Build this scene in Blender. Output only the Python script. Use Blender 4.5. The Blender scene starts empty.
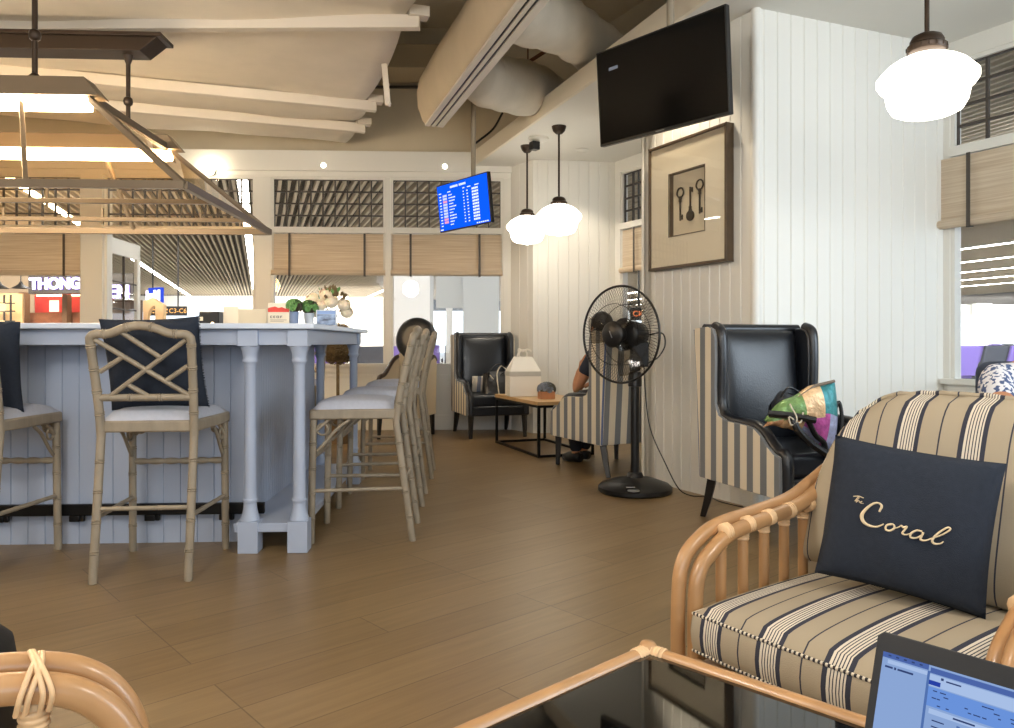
import bpy, bmesh, math, random
from mathutils import Vector, Matrix, Euler
random.seed(7)
S = bpy.context.scene
COL = S.collection
R = math.radians
PI = math.pi
V = Vector

# ------------------------------------------------------------------ camera
F = 760.0
cam = bpy.data.cameras.new('camera'); cam.sensor_width = 36; cam.lens = 36 * F / 1014
cam.shift_x = 0.0; cam.shift_y = -22 / 1014; cam.clip_end = 300; cam.clip_start = 0.02
co = bpy.data.objects.new('camera', cam); COL.objects.link(co)
co.location = (0, 0, 1.0); co.rotation_euler = (R(90), 0, 0)
S.camera = co

# ------------------------------------------------------------------ materials
def lin(c):
    return tuple(((v / 255) / 12.92 if v <= 10 else ((v / 255 + 0.055) / 1.055) ** 2.4) for v in c) + (1.0,)

MATS = {}
def mat(name, rgb, rough=0.5, metal=0.0, spec=0.5, var=0.0, vscale=8.0, stretch=(1, 1, 1), bump=0.0, bscale=60.0,
        emit=None, estr=0.0, coat=0.0, sheen=0.0, sss=0.0):
    m = bpy.data.materials.new(name); m.use_nodes = True
    nt = m.node_tree; b = nt.nodes['Principled BSDF']
    b.inputs['Base Color'].default_value = lin(rgb)
    b.inputs['Roughness'].default_value = rough
    b.inputs['Metallic'].default_value = metal
    b.inputs['Specular IOR Level'].default_value = spec
    if coat: b.inputs['Coat Weight'].default_value = coat; b.inputs['Coat Roughness'].default_value = 0.15
    if sheen: b.inputs['Sheen Weight'].default_value = sheen
    if sss:
        b.inputs['Subsurface Weight'].default_value = sss; b.inputs['Subsurface Scale'].default_value = 0.02
    if emit:
        b.inputs['Emission Color'].default_value = lin(emit); b.inputs['Emission Strength'].default_value = estr
    if var or bump:
        tc = nt.nodes.new('ShaderNodeTexCoord'); mp = nt.nodes.new('ShaderNodeMapping')
        mp.inputs['Scale'].default_value = stretch
        nt.links.new(tc.outputs['Object'], mp.inputs['Vector'])
        if var:
            n = nt.nodes.new('ShaderNodeTexNoise'); n.inputs['Scale'].default_value = vscale; n.inputs['Detail'].default_value = 5
            nt.links.new(mp.outputs[0], n.inputs['Vector'])
            r = nt.nodes.new('ShaderNodeValToRGB')
            c = lin(rgb)
            r.color_ramp.elements[0].position = 0.3; r.color_ramp.elements[1].position = 0.7
            r.color_ramp.elements[0].color = tuple(max(0, v * (1 - var)) for v in c[:3]) + (1,)
            r.color_ramp.elements[1].color = tuple(min(1, v * (1 + var)) for v in c[:3]) + (1,)
            nt.links.new(n.outputs['Fac'], r.inputs['Fac']); nt.links.new(r.outputs[0], b.inputs['Base Color'])
        if bump:
            n2 = nt.nodes.new('ShaderNodeTexNoise'); n2.inputs['Scale'].default_value = bscale; n2.inputs['Detail'].default_value = 4
            nt.links.new(mp.outputs[0], n2.inputs['Vector'])
            bp = nt.nodes.new('ShaderNodeBump'); bp.inputs['Strength'].default_value = bump; bp.inputs['Distance'].default_value = 0.01
            nt.links.new(n2.outputs['Fac'], bp.inputs['Height']); nt.links.new(bp.outputs[0], b.inputs['Normal'])
    MATS[name] = m
    return m

def emat(name, rgb, strength):
    m = bpy.data.materials.new(name); m.use_nodes = True
    nt = m.node_tree; nt.nodes.remove(nt.nodes['Principled BSDF'])
    e = nt.nodes.new('ShaderNodeEmission'); e.inputs[0].default_value = lin(rgb); e.inputs[1].default_value = strength
    nt.links.new(e.outputs[0], nt.nodes['Material Output'].inputs[0])
    return m

def stripe_mat(name, pitch, bands, rough=0.8, bump=0.15, axis=0):
    """bands: list of (start 0..1, rgb); stripes follow UV.x measured in metres"""
    m = bpy.data.materials.new(name); m.use_nodes = True
    nt = m.node_tree; b = nt.nodes['Principled BSDF']; b.inputs['Roughness'].default_value = rough
    b.inputs['Specular IOR Level'].default_value = 0.2
    uv = nt.nodes.new('ShaderNodeUVMap'); sp = nt.nodes.new('ShaderNodeSeparateXYZ')
    nt.links.new(uv.outputs[0], sp.inputs[0])
    mu = nt.nodes.new('ShaderNodeMath'); mu.operation = 'MULTIPLY'; mu.inputs[1].default_value = 1 / pitch
    fr = nt.nodes.new('ShaderNodeMath'); fr.operation = 'FRACT'
    nt.links.new(sp.outputs[axis], mu.inputs[0]); nt.links.new(mu.outputs[0], fr.inputs[0])
    rp = nt.nodes.new('ShaderNodeValToRGB'); cr = rp.color_ramp; cr.interpolation = 'CONSTANT'
    cr.elements[0].position = bands[0][0]; cr.elements[0].color = lin(bands[0][1])
    cr.elements[1].position = bands[1][0]; cr.elements[1].color = lin(bands[1][1])
    for p, c in bands[2:]:
        e = cr.elements.new(p); e.color = lin(c)
    nt.links.new(fr.outputs[0], rp.inputs[0]); nt.links.new(rp.outputs[0], b.inputs['Base Color'])
    n2 = nt.nodes.new('ShaderNodeTexNoise'); n2.inputs['Scale'].default_value = 400
    tc = nt.nodes.new('ShaderNodeTexCoord'); nt.links.new(tc.outputs['Object'], n2.inputs['Vector'])
    bp = nt.nodes.new('ShaderNodeBump'); bp.inputs['Strength'].default_value = bump; bp.inputs['Distance'].default_value = 0.004
    nt.links.new(n2.outputs['Fac'], bp.inputs['Height']); nt.links.new(bp.outputs[0], b.inputs['Normal'])
    return m

def glass_mat(name, tint=(255, 255, 255), gloss=0.03, rough=0.0):
    m = bpy.data.materials.new(name); m.use_nodes = True
    nt = m.node_tree; nt.nodes.remove(nt.nodes['Principled BSDF'])
    t = nt.nodes.new('ShaderNodeBsdfTransparent'); t.inputs[0].default_value = lin(tint)
    g = nt.nodes.new('ShaderNodeBsdfGlossy'); g.inputs['Roughness'].default_value = rough
    lw = nt.nodes.new('ShaderNodeFresnel'); lw.inputs[0].default_value = 1.45
    ad = nt.nodes.new('ShaderNodeMath'); ad.operation = 'MULTIPLY_ADD'; ad.inputs[1].default_value = 1.0; ad.inputs[2].default_value = gloss
    nt.links.new(lw.outputs[0], ad.inputs[0])
    mx = nt.nodes.new('ShaderNodeMixShader')
    gm = nt.nodes.new('ShaderNodeNewGeometry'); iv = nt.nodes.new('ShaderNodeMath'); iv.operation = 'SUBTRACT'; iv.inputs[0].default_value = 1.0
    nt.links.new(gm.outputs['Backfacing'], iv.inputs[1]); mq = nt.nodes.new('ShaderNodeMath'); mq.operation = 'MULTIPLY'; mq.use_clamp = True
    nt.links.new(ad.outputs[0], mq.inputs[0]); nt.links.new(iv.outputs[0], mq.inputs[1])
    nt.links.new(mq.outputs[0], mx.inputs[0]); nt.links.new(t.outputs[0], mx.inputs[1]); nt.links.new(g.outputs[0], mx.inputs[2])
    nt.links.new(mx.outputs[0], nt.nodes['Material Output'].inputs[0])
    return m

def floor_mat():
    m = bpy.data.materials.new('floor_planks'); m.use_nodes = True
    nt = m.node_tree; b = nt.nodes['Principled BSDF']
    tc = nt.nodes.new('ShaderNodeTexCoord'); mp = nt.nodes.new('ShaderNodeMapping')
    mp.inputs['Rotation'].default_value = (0, 0, R(-42.0)); mp.inputs['Location'].default_value = (0.35, 0.06, 0)
    nt.links.new(tc.outputs['Object'], mp.inputs['Vector'])
    br = nt.nodes.new('ShaderNodeTexBrick')
    br.offset = 0.5; br.offset_frequency = 4; br.squash = 1
    br.inputs['Scale'].default_value = 1.0; br.inputs['Brick Width'].default_value = 1.2; br.inputs['Row Height'].default_value = 0.19
    br.inputs['Mortar Size'].default_value = 0.0022; br.inputs['Bias'].default_value = 0.0; br.inputs['Mortar Smooth'].default_value = 0.2
    br.inputs['Color1'].default_value = lin((136, 114, 82)); br.inputs['Color2'].default_value = lin((126, 104, 73))
    br.inputs['Mortar'].default_value = lin((98, 80, 56))
    nt.links.new(mp.outputs[0], br.inputs['Vector'])
    mp2 = nt.nodes.new('ShaderNodeMapping'); mp2.inputs['Scale'].default_value = (1.2, 14, 1)
    nt.links.new(mp.outputs[0], mp2.inputs['Vector'])
    n = nt.nodes.new('ShaderNodeTexNoise'); n.inputs['Scale'].default_value = 2.2; n.inputs['Detail'].default_value = 7; n.inputs['Roughness'].default_value = 0.6
    nt.links.new(mp2.outputs[0], n.inputs['Vector'])
    rp = nt.nodes.new('ShaderNodeValToRGB'); rp.color_ramp.elements[0].position = 0.3; rp.color_ramp.elements[1].position = 0.72
    rp.color_ramp.elements[0].color = (0.84, 0.83, 0.80, 1); rp.color_ramp.elements[1].color = (1.1, 1.1, 1.1, 1)
    nt.links.new(n.outputs['Fac'], rp.inputs[0])
    mx = nt.nodes.new('ShaderNodeMix'); mx.data_type = 'RGBA'; mx.blend_type = 'MULTIPLY'; mx.inputs[0].default_value = 1
    nt.links.new(br.outputs['Color'], mx.inputs[6]); nt.links.new(rp.outputs[0], mx.inputs[7])
    nt.links.new(mx.outputs[2], b.inputs['Base Color'])
    b.inputs['Roughness'].default_value = 0.36; b.inputs['Specular IOR Level'].default_value = 0.45
    bp = nt.nodes.new('ShaderNodeBump'); bp.inputs['Strength'].default_value = 0.25; bp.inputs['Distance'].default_value = 0.003
    nt.links.new(n.outputs['Fac'], bp.inputs['Height']); nt.links.new(bp.outputs[0], b.inputs['Normal'])
    return m

def weave_mat(name, c1, c2, freq=90):
    """horizontal reed blind: fine slats running along the blind"""
    m = bpy.data.materials.new(name); m.use_nodes = True
    nt = m.node_tree; b = nt.nodes['Principled BSDF']; b.inputs['Roughness'].default_value = 0.8
    tc = nt.nodes.new('ShaderNodeTexCoord'); mp = nt.nodes.new('ShaderNodeMapping'); mp.inputs['Scale'].default_value = (2, 2, freq)
    nt.links.new(tc.outputs['Object'], mp.inputs[0])
    n = nt.nodes.new('ShaderNodeTexNoise'); n.inputs['Scale'].default_value = 1.0; n.inputs['Detail'].default_value = 4
    nt.links.new(mp.outputs[0], n.inputs['Vector'])
    r = nt.nodes.new('ShaderNodeValToRGB'); r.color_ramp.elements[0].position = 0.3; r.color_ramp.elements[1].position = 0.7
    r.color_ramp.elements[0].color = lin(c1); r.color_ramp.elements[1].color = lin(c2)
    nt.links.new(n.outputs['Fac'], r.inputs[0]); nt.links.new(r.outputs[0], b.inputs['Base Color'])
    bp = nt.nodes.new('ShaderNodeBump'); bp.inputs['Strength'].default_value = 0.4; bp.inputs['Distance'].default_value = 0.004
    nt.links.new(n.outputs['Fac'], bp.inputs['Height']); nt.links.new(bp.outputs[0], b.inputs['Normal'])
    tr = nt.nodes.new('ShaderNodeBsdfTranslucent'); nt.links.new(r.outputs[0], tr.inputs[0])
    ms = nt.nodes.new('ShaderNodeMixShader'); ms.inputs[0].default_value = 0.35
    nt.links.new(b.outputs[0], ms.inputs[1]); nt.links.new(tr.outputs[0], ms.inputs[2])
    nt.links.new(ms.outputs[0], nt.nodes['Material Output'].inputs[0])
    return m

# ------------------------------------------------------------------ mesh building
class MB:
    def __init__(s): s.bm = bmesh.new()
    def _faces(s, vs, faces, M=None, mi=0):
        if M is not None: vs = [M @ V(v) for v in vs]
        bv = [s.bm.verts.new(v) for v in vs]
        for f in faces:
            try:
                fc = s.bm.faces.new([bv[i] for i in f]); fc.material_index = mi
            except ValueError: pass
    def box(s, lo, hi, M=None, mi=0):
        x0, y0, z0 = lo; x1, y1, z1 = hi
        s._faces([(x0, y0, z0), (x1, y0, z0), (x1, y1, z0), (x0, y1, z0), (x0, y0, z1), (x1, y0, z1), (x1, y1, z1), (x0, y1, z1)],
                 [(0, 3, 2, 1), (4, 5, 6, 7), (0, 1, 5, 4), (1, 2, 6, 5), (2, 3, 7, 6), (3, 0, 4, 7)], M, mi); return s
    def cbox(s, c, size, M=None, mi=0):
        return s.box([c[i] - size[i] / 2 for i in range(3)], [c[i] + size[i] / 2 for i in range(3)], M, mi)
    def bar(s, p, q, w, h, up=(0, 0, 1), M=None, mi=0):
        """rectangular bar from p to q"""
        p, q = V(p), V(q); d = (q - p).normalized(); u = V(up)
        if abs(d.dot(u)) > 0.98: u = V((0, 1, 0))
        a = d.cross(u).normalized() * w / 2; b = a.cross(d).normalized() * h / 2
        vs = [p - a - b, p + a - b, p + a + b, p - a + b, q - a - b, q + a - b, q + a + b, q - a + b]
        s._faces(vs, [(0, 3, 2, 1), (4, 5, 6, 7), (0, 1, 5, 4), (1, 2, 6, 5), (2, 3, 7, 6), (3, 0, 4, 7)], M, mi); return s
    def tube(s, path, r, n=10, closed=False, M=None, mi=0, cap=True):
        pts = [V(p) for p in path]; m = len(pts)
        rs = r if isinstance(r, (list, tuple)) else [r] * m
        tang = []
        for i in range(m):
            a = pts[i - 1] if (i > 0 or closed) else pts[i]; b = pts[(i + 1) % m] if (i < m - 1 or closed) else pts[i]
            tang.append((b - a).normalized() if (b - a).length > 1e-9 else V((0, 0, 1)))
        t0 = tang[0]; ref = V((0, 0, 1)) if abs(t0.z) < 0.9 else V((1, 0, 0))
        nrm = (ref - t0 * ref.dot(t0)).normalized()
        vs = []
        for i in range(m):
            t = tang[i]; nrm = (nrm - t * nrm.dot(t)); nrm = nrm.normalized() if nrm.length > 1e-6 else V((1, 0, 0)); bn = t.cross(nrm)
            for k in range(n):
                a = 2 * PI * k / n; vs.append(pts[i] + (nrm * math.cos(a) + bn * math.sin(a)) * rs[i])
        fs = []
        for i in range(m if closed else m - 1):
            j = (i + 1) % m
            for k in range(n): fs.append((i * n + k, i * n + (k + 1) % n, j * n + (k + 1) % n, j * n + k))
        if cap and not closed:
            fs.append(tuple(range(n - 1, -1, -1))); fs.append(tuple((m - 1) * n + k for k in range(n)))
        s._faces(vs, fs, M, mi); return s
    def cyl(s, p, q, r, r2=None, n=16, M=None, mi=0): return s.tube([p, q], [r, r if r2 is None else r2], n, M=M, mi=mi)
    def lathe(s, prof, c=(0, 0, 0), n=24, M=None, mi=0, a0=0.0):
        vs = []; m = len(prof)
        for r, z in prof:
            for k in range(n):
                a = 2 * PI * k / n + a0; vs.append((c[0] + r * math.cos(a), c[1] + r * math.sin(a), c[2] + z))
        fs = []
        for i in range(m - 1):
            for k in range(n): fs.append((i * n + k, i * n + (k + 1) % n, (i + 1) * n + (k + 1) % n, (i + 1) * n + k))
        fs.append(tuple(range(n - 1, -1, -1))); fs.append(tuple((m - 1) * n + k for k in range(n)))
        s._faces(vs, fs, M, mi); return s
    def prism(s, poly, t0, t1, axis='x', M=None, mi=0):
        """poly (a,b): axis x -> (t,a,b); y -> (a,t,b); z -> (a,b,t)"""
        f = {'x': lambda a, b, t: (t, a, b), 'y': lambda a, b, t: (a, t, b), 'z': lambda a, b, t: (a, b, t)}[axis]
        n = len(poly); vs = [f(a, b, t0) for a, b in poly] + [f(a, b, t1) for a, b in poly]
        fs = [tuple(range(n - 1, -1, -1)), tuple(range(n, 2 * n))] + [(i, (i + 1) % n, n + (i + 1) % n, n + i) for i in range(n)]
        s._faces(vs, fs, M, mi); return s
    def grid(s, nu, nv, fn, M=None, mi=0, mif=None):
        vs = [fn(i / nu, j / nv) for i in range(nu + 1) for j in range(nv + 1)]
        if M is not None: vs = [M @ V(v) for v in vs]
        bv = [s.bm.verts.new(v) for v in vs]
        for i in range(nu):
            for j in range(nv):
                a = i * (nv + 1) + j
                try:
                    f = s.bm.faces.new([bv[a], bv[a + nv + 1], bv[a + nv + 2], bv[a + 1]])
                    f.material_index = mif(i / nu, j / nv) if mif else mi
                except ValueError: pass
        return s
    def ball(s, c, r, n=12, m=8, sq=(1, 1, 1), M=None, mi=0):
        prof = [(max(1e-4, r * math.sin(PI * i / m)), -r * math.cos(PI * i / m)) for i in range(m + 1)]
        vs = []
        for rr, z in prof:
            for k in range(n):
                a = 2 * PI * k / n; vs.append((c[0] + rr * math.cos(a) * sq[0], c[1] + rr * math.sin(a) * sq[1], c[2] + z * sq[2]))
        fs = []
        for i in range(m):
            for k in range(n): fs.append((i * n + k, i * n + (k + 1) % n, (i + 1) * n + (k + 1) % n, (i + 1) * n + k))
        s._faces(vs, fs, M, mi); return s
    def build(s, name, material, parent=None, smooth=40, bevel=0.0, bseg=2, loc=None, rotz=None, subsurf=0, weld=True, solid=0.0):
        bm = s.bm
        if weld: bmesh.ops.remove_doubles(bm, verts=bm.verts, dist=1e-6)
        bmesh.ops.recalc_face_normals(bm, faces=bm.faces)
        uv = bm.loops.layers.uv.new('UVMap')
        for f in bm.faces:
            nx, ny, nz = (abs(c) for c in f.normal)
            for l in f.loops:
                x, y, z = l.vert.co
                if nz >= nx and nz >= ny: l[uv].uv = (x, y)
                elif nx > ny: l[uv].uv = (y, z)
                else: l[uv].uv = (x, z)
        me = bpy.data.meshes.new(name); bm.to_mesh(me); bm.free()
        ms = material if isinstance(material, (list, tuple)) else [material]
        for m in ms: me.materials.append(m)
        if smooth:
            for p in me.polygons: p.use_smooth = True
            me.set_sharp_from_angle(angle=R(smooth))
        o = bpy.data.objects.new(name, me); COL.objects.link(o)
        if parent is not None: o.parent = parent
        if loc is not None: o.location = loc
        if rotz is not None: o.rotation_euler = (0, 0, rotz)
        if solid:
            sd = o.modifiers.new('solid', 'SOLIDIFY'); sd.thickness = solid; sd.offset = 0
        if bevel:
            bv = o.modifiers.new('bevel', 'BEVEL'); bv.width = bevel; bv.segments = bseg; bv.limit_method = 'ANGLE'; bv.angle_limit = R(35)
        if subsurf:
            ss = o.modifiers.new('sub', 'SUBSURF'); ss.levels = subsurf; ss.render_levels = subsurf
        return o

def tag(o, label, cat, group=None):
    o['label'] = label; o['category'] = cat
    if group: o['group'] = group
    return o
def thing(name, label, cat, loc=(0, 0, 0), rotz=0.0, group=None):
    o = bpy.data.objects.new(name, None); COL.objects.link(o); o.empty_display_size = 0.1
    o.location = loc; o.rotation_euler = (0, 0, rotz)
    return tag(o, label, cat, group)
def struct(o):
    o['kind'] = 'structure'; return o
def dup(root, loc, rotz=None, label=None, group=None):
    def cp(o, par):
        c = o.copy(); COL.objects.link(c)
        if par is not None: c.parent = par
        for ch in list(o.children): cp(ch, c)
        return c
    r = cp(root, None); r.location = loc
    if rotz is not None: r.rotation_euler = (0, 0, rotz)
    if label: r['label'] = label
    if group: r['group'] = group
    return r
def text(name, s, size, m, parent, M, extrude=0.004, align='CENTER', spacing=1.0, offset=0.0):
    cu = bpy.data.curves.new(name, 'FONT'); cu.body = s; cu.size = size; cu.extrude = extrude
    cu.align_x = align; cu.align_y = 'CENTER'; cu.space_character = spacing
    cu.materials.append(m)
    cu.offset = offset
    tmp = bpy.data.objects.new('tmp_text', cu); COL.objects.link(tmp); bpy.context.view_layer.update()
    me = bpy.data.meshes.new_from_object(tmp.evaluated_get(bpy.context.evaluated_depsgraph_get()))
    bpy.data.objects.remove(tmp)
    if not me.materials: me.materials.append(m)
    o = bpy.data.objects.new(name, me); COL.objects.link(o); o.parent = parent; o.matrix_local = M
    return o
def arc(c, r, a0, a1, n, plane='xz'):
    out = []
    for i in range(n + 1):
        a = R(a0 + (a1 - a0) * i / n); x, y = r * math.cos(a), r * math.sin(a)
        out.append({'xz': (c[0] + x, c[1], c[2] + y), 'xy': (c[0] + x, c[1] + y, c[2]), 'yz': (c[0], c[1] + x, c[2] + y)}[plane])
    return out
def smoothpath(pts, n=6):
    """Catmull-Rom through pts"""
    P = [V(p) for p in pts]; P = [P[0] * 2 - P[1]] + P + [P[-1] * 2 - P[-2]]; out = []
    for i in range(1, len(P) - 2):
        for k in range(n):
            t = k / n; a, b, c, d = P[i - 1], P[i], P[i + 1], P[i + 2]
            out.append(0.5 * ((2 * b) + (c - a) * t + (2 * a - 5 * b + 4 * c - d) * t * t + (3 * b - a - 3 * c + d) * t ** 3))
    out.append(P[-2]); return out
def Rz(a): return Matrix.Rotation(a, 4, 'Z')
def T(x, y, z): return Matrix.Translation((x, y, z))

# ------------------------------------------------------------------ palette
WHITE = mat('white_paint', (226, 224, 216), 0.45)
PANEL = mat('panel_paint', (228, 226, 218), 0.42)
CEILW = mat('ceiling_paint', (222, 220, 212), 0.7)
BARP = mat('bar_paint', (166, 176, 195), 0.4)
BART = mat('bar_top', (206, 215, 229), 0.28)
VOID = mat('void_paint', (206, 194, 170), 0.85, var=0.06, vscale=2)
SHEET = mat('insulation_sheet', (232, 222, 204), 0.75, var=0.05, vscale=3, bump=0.25, bscale=6)
DUCTW = mat('duct_wrap', (206, 198, 182), 0.6, var=0.05, vscale=5, bump=0.6, bscale=9)
DIFF = mat('diffuser_wrap', (205, 188, 160), 0.7, var=0.05, vscale=4, bump=0.2, bscale=7)
BRONZE = mat('bronze_metal', (62, 50, 40), 0.4, 0.6)
BRONZEL = mat('lantern_metal', (112, 98, 80), 0.45, 0.5)
BLACK = mat('black_plastic', (20, 20, 21), 0.35)
BLKMET = mat('black_metal', (24, 24, 25), 0.4, 0.6)
DARKFR = mat('dark_frame', (70, 62, 54), 0.5)
LEATHER = mat('black_leather', (22, 25, 31), 0.3, spec=0.6, bump=0.12, bscale=120)
NAVYLEA = mat('navy_leather', (20, 26, 38), 0.32, spec=0.6, bump=0.12, bscale=120)
BLKWOOD = mat('black_wood', (24, 21, 20), 0.4)
BAMBOO = mat('weathered_bamboo', (144, 132, 113), 0.55, var=0.14, vscale=22, stretch=(1, 1, 0.3), bump=0.2, bscale=60)
SEATF = mat('pale_linen', (180, 184, 196), 0.9, var=0.04, vscale=60, bump=0.3, bscale=400)
NAVYF = mat('navy_linen', (44, 50, 61), 0.9, var=0.08, vscale=80, bump=0.3, bscale=500, spec=0.2)
RATTAN = mat('rattan_cane', (180, 138, 94), 0.36, var=0.14, vscale=9, stretch=(1, 1, 0.5), bump=0.08, bscale=30, coat=0.3)
RATTANL = mat('rattan_binding', (226, 190, 146), 0.4, var=0.1, vscale=30)
SKIN = mat('skin_tone', (176, 122, 86), 0.5, sss=0.05)
HAIR = mat('black_hair', (22, 18, 16), 0.5)
GLASS = glass_mat('clear_glass')
BLIND = weave_mat('reed_weave', (212, 193, 166), (240, 227, 206))
WOODT = mat('oak_top', (196, 160, 112), 0.4, var=0.12, vscale=6, stretch=(6, 1, 1))
STRIPE = stripe_mat('striped_upholstery', 0.110, [(0.0, (224, 213, 192)), (0.52, (124, 127, 130))])
TAN = (168, 156, 135); NV = (58, 60, 72); CR = (216, 208, 192)
def ticking():
    b = [(0.0, TAN), (0.235, NV), (0.305, CR)]
    p = 0.345
    for k in range(5):
        b += [(p, NV), (p + 0.016, CR)]; p += 0.045
    b += [(0.565, NV), (0.635, TAN), (0.93, NV), (0.955, TAN)]
    return b
TICK = stripe_mat('ticking_stripe', 0.143, ticking())
# ------------------------------------------------------------------ shell
FLOORM = floor_mat()
mb = MB(); mb.box((-9, -4, -0.1), (6.5, 8.9, 0)); struct(mb.build('floor', FLOORM, smooth=0))

def groove_wall(name, p, q, z0, z1, pitch=0.1, thick=0.1, m=None, start=0.05, depth=0.007, gw=0.006):
    """board wall from p to q (front on the right-hand side looking p->q is negative side)"""
    p, q = V((p[0], p[1])), V((q[0], q[1])); L = (q - p).length; d = (q - p) / L; n = V((d.y, -d.x))  # n: front side
    prof = [(0, 0)]; x = start
    while x < L - 0.02:
        prof += [(x - gw, 0), (x, -depth), (x + gw, 0)]; x += pitch
    prof += [(L, 0), (L, -thick), (0, -thick)]
    poly = [tuple(p + d * a + n * b) for a, b in prof]
    mb = MB(); mb.prism(poly, z0, z1, 'z')
    return struct(mb.build(name, m or PANEL, smooth=0))

CZ = 3.0
PIER_A = (0.989, 5.527); PIER_B = (1.497, 4.55)
pd = (V(PIER_B) - V(PIER_A)).normalized()              # along the pier face, towards the camera
W_COR = (2.94, 5.12)                                    # white wall meets the window wall
groove_wall('wall_pier', PIER_A, PIER_B, 0, CZ, 0.092, 0.1)
groove_wall('wall_right', PIER_B, W_COR, 0, CZ, 0.103, 0.1)
# corner bead of the pier and the hidden return of the pier
mb = MB(); mb.tube([(1.497, 4.570, 0), (1.497, 4.570, CZ)], 0.030, 16); struct(mb.build('trim_1', PANEL))
mb = MB(); mb.tube([(0.997, 5.535, 0), (0.997, 5.535, CZ)], 0.018, 12); struct(mb.build('trim_2', PANEL))
LW = (1.20, 8.45)
wd = (V(W_COR) - V(LW)).normalized()
pn = V((pd.y, -pd.x))                                   # pier front normal (towards the camera left)
ret = V(PIER_A) - pn * 1.42
mb = MB(); mb.prism([tuple(V(PIER_A) - pd * 0.0), tuple(V(PIER_A) + pd * 0.1 - pn * 0.0), tuple(ret + pd * 0.1), tuple(ret)], 0, CZ, 'z')
struct(mb.build('wall_recess', PANEL, smooth=0))
# panel wall of the alcove
groove_wall('wall_alcove', (0.286, 8.33), LW, 0, CZ, 0.115, 0.1)
# jog between back wall and alcove wall
groove_wall('wall_jog', (0.03, 8.71), (0.286, 8.33), 0, CZ, 0.16, 0.1, start=0.2)

# ---- window wall on the right: local frame origin at LW, x along wall towards the camera
WA = math.atan2(wd.y, wd.x)
WM = T(LW[0], LW[1], 0) @ Rz(WA)                        # local +x along wall, local -y towards the room
WLEN = 7.4
SILL, TR0, TR1, HEAD = 0.755, 2.235, 2.30, 2.87
def window_wall(name, M, length, posts, thick=0.1):
    mb = MB()
    mb.box((0, 0, 0), (length, thick, SILL - 0.03), M)
    mb.box((0, 0, HEAD), (length, thick, CZ + 0.14), M)
    for a, b in posts: mb.box((a, 0, SILL - 0.03), (b, thick, HEAD), M)
    return struct(mb.build(name, WHITE, smooth=0))
window_wall('wall_window_right', WM, WLEN, [(0, 0.10), (1.05, 1.15), (3.757, 3.80), (5.42, 5.50), (7.2, 7.4)])

def window(name, M, a, b, sill_out=0.06, nx=None, zb=SILL, transom=True, depth=0.08, blind_label=None, blind_drop=1.755, strap=(0.22, 0.72), glass=True, lower=True, wide=0.0):
    """white frame with sill, transom bar, dark muntin grid above, glass panes"""
    mb = MB(); f = 0.028
    mb.box((a, 0.01, zb), (a + f, depth, HEAD), M); mb.box((b - f, 0.01, zb), (b, depth, HEAD), M)
    mb.box((a, 0.01, HEAD - f), (b, depth, HEAD), M)
    if transom: mb.box((a, -0.012, TR0), (b, depth, TR1), M)
    if lower:
        mb.box((a - 0.03, -sill_out, zb - 0.035), (b + 0.03, depth, zb), M); mb.box((a, -0.02, zb - 0.10), (b, 0.0, zb - 0.035), M)
    w = mb.build(name, WHITE, bevel=0.004); struct(w)
    if transom:
        g = MB(); w_ = b - a - 2 * f; n = nx or max(3, round(w_ / 0.145)); y = 0.045
        for i in range(n + 1):
            x = a + f + w_ * i / n; g.box((x - 0.008, y - 0.012, TR1), (x + 0.008, y + 0.012, HEAD - f), M)
        for k in range(5):
            z = TR1 + (HEAD - f - TR1) * k / 4; g.box((a + f, y - 0.012, z - 0.008), (b - f, y + 0.012, z + 0.008), M)
        g.build('muntin_grid', DARKFR, w, smooth=0)
        p = MB(); p.box((a + f, y - 0.003, TR1), (b - f, y + 0.003, HEAD - f), M); p.build('transom_pane', GLASS, w, smooth=0)
    if glass and lower:
        p = MB(); p.box((a + f, 0.052, zb), (b - f, 0.058, TR0), M); p.build('glass_pane', GLASS, w, smooth=0)
    if blind_label:
        a_ = a - wide; r = thing('reed_blind', blind_label, 'blind', M @ V((a_, -0.032 if wide else 0, TR0)), M.to_euler().z, 'rolled reed blinds')
        L = b - a_
        bm_ = MB(); bm_.box((0.01, 0.010, blind_drop - TR0 + 0.03), (L - 0.01, 0.018, -0.012)); bm_.build('reed_sheet', BLIND, r, smooth=0)
        bm_ = MB(); bm_.tube([(0.005, 0.0, blind_drop - TR0 + 0.03), (L - 0.005, 0.0, blind_drop - TR0 + 0.03)], 0.03, 14); bm_.build('bottom_roll', BLIND, r)
        for q in strap:
            bm_ = MB(); x = q * L; bm_.box((x - 0.012, -0.036, blind_drop - TR0 - 0.012), (x + 0.012, -0.030, -0.01))
            bm_.box((x - 0.012, -0.036, blind_drop - TR0 - 0.012), (x + 0.012, 0.006, blind_drop - TR0 - 0.004)); bm_.build('strap', DARKFR, r, smooth=0)
    return w
window('window_1', WM, 0.10, 1.05, nx=6, blind_label='small reed blind in the alcove window behind the pedestal fan', strap=(0.30,))
window('window_2', WM, 3.80, 5.42, nx=8, blind_label='reed blind in the window beside the nearest hanging globe lamp', strap=(0.13, 0.75), wide=0.055)
window('window_3', WM, 5.50, 7.2, nx=8)

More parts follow.
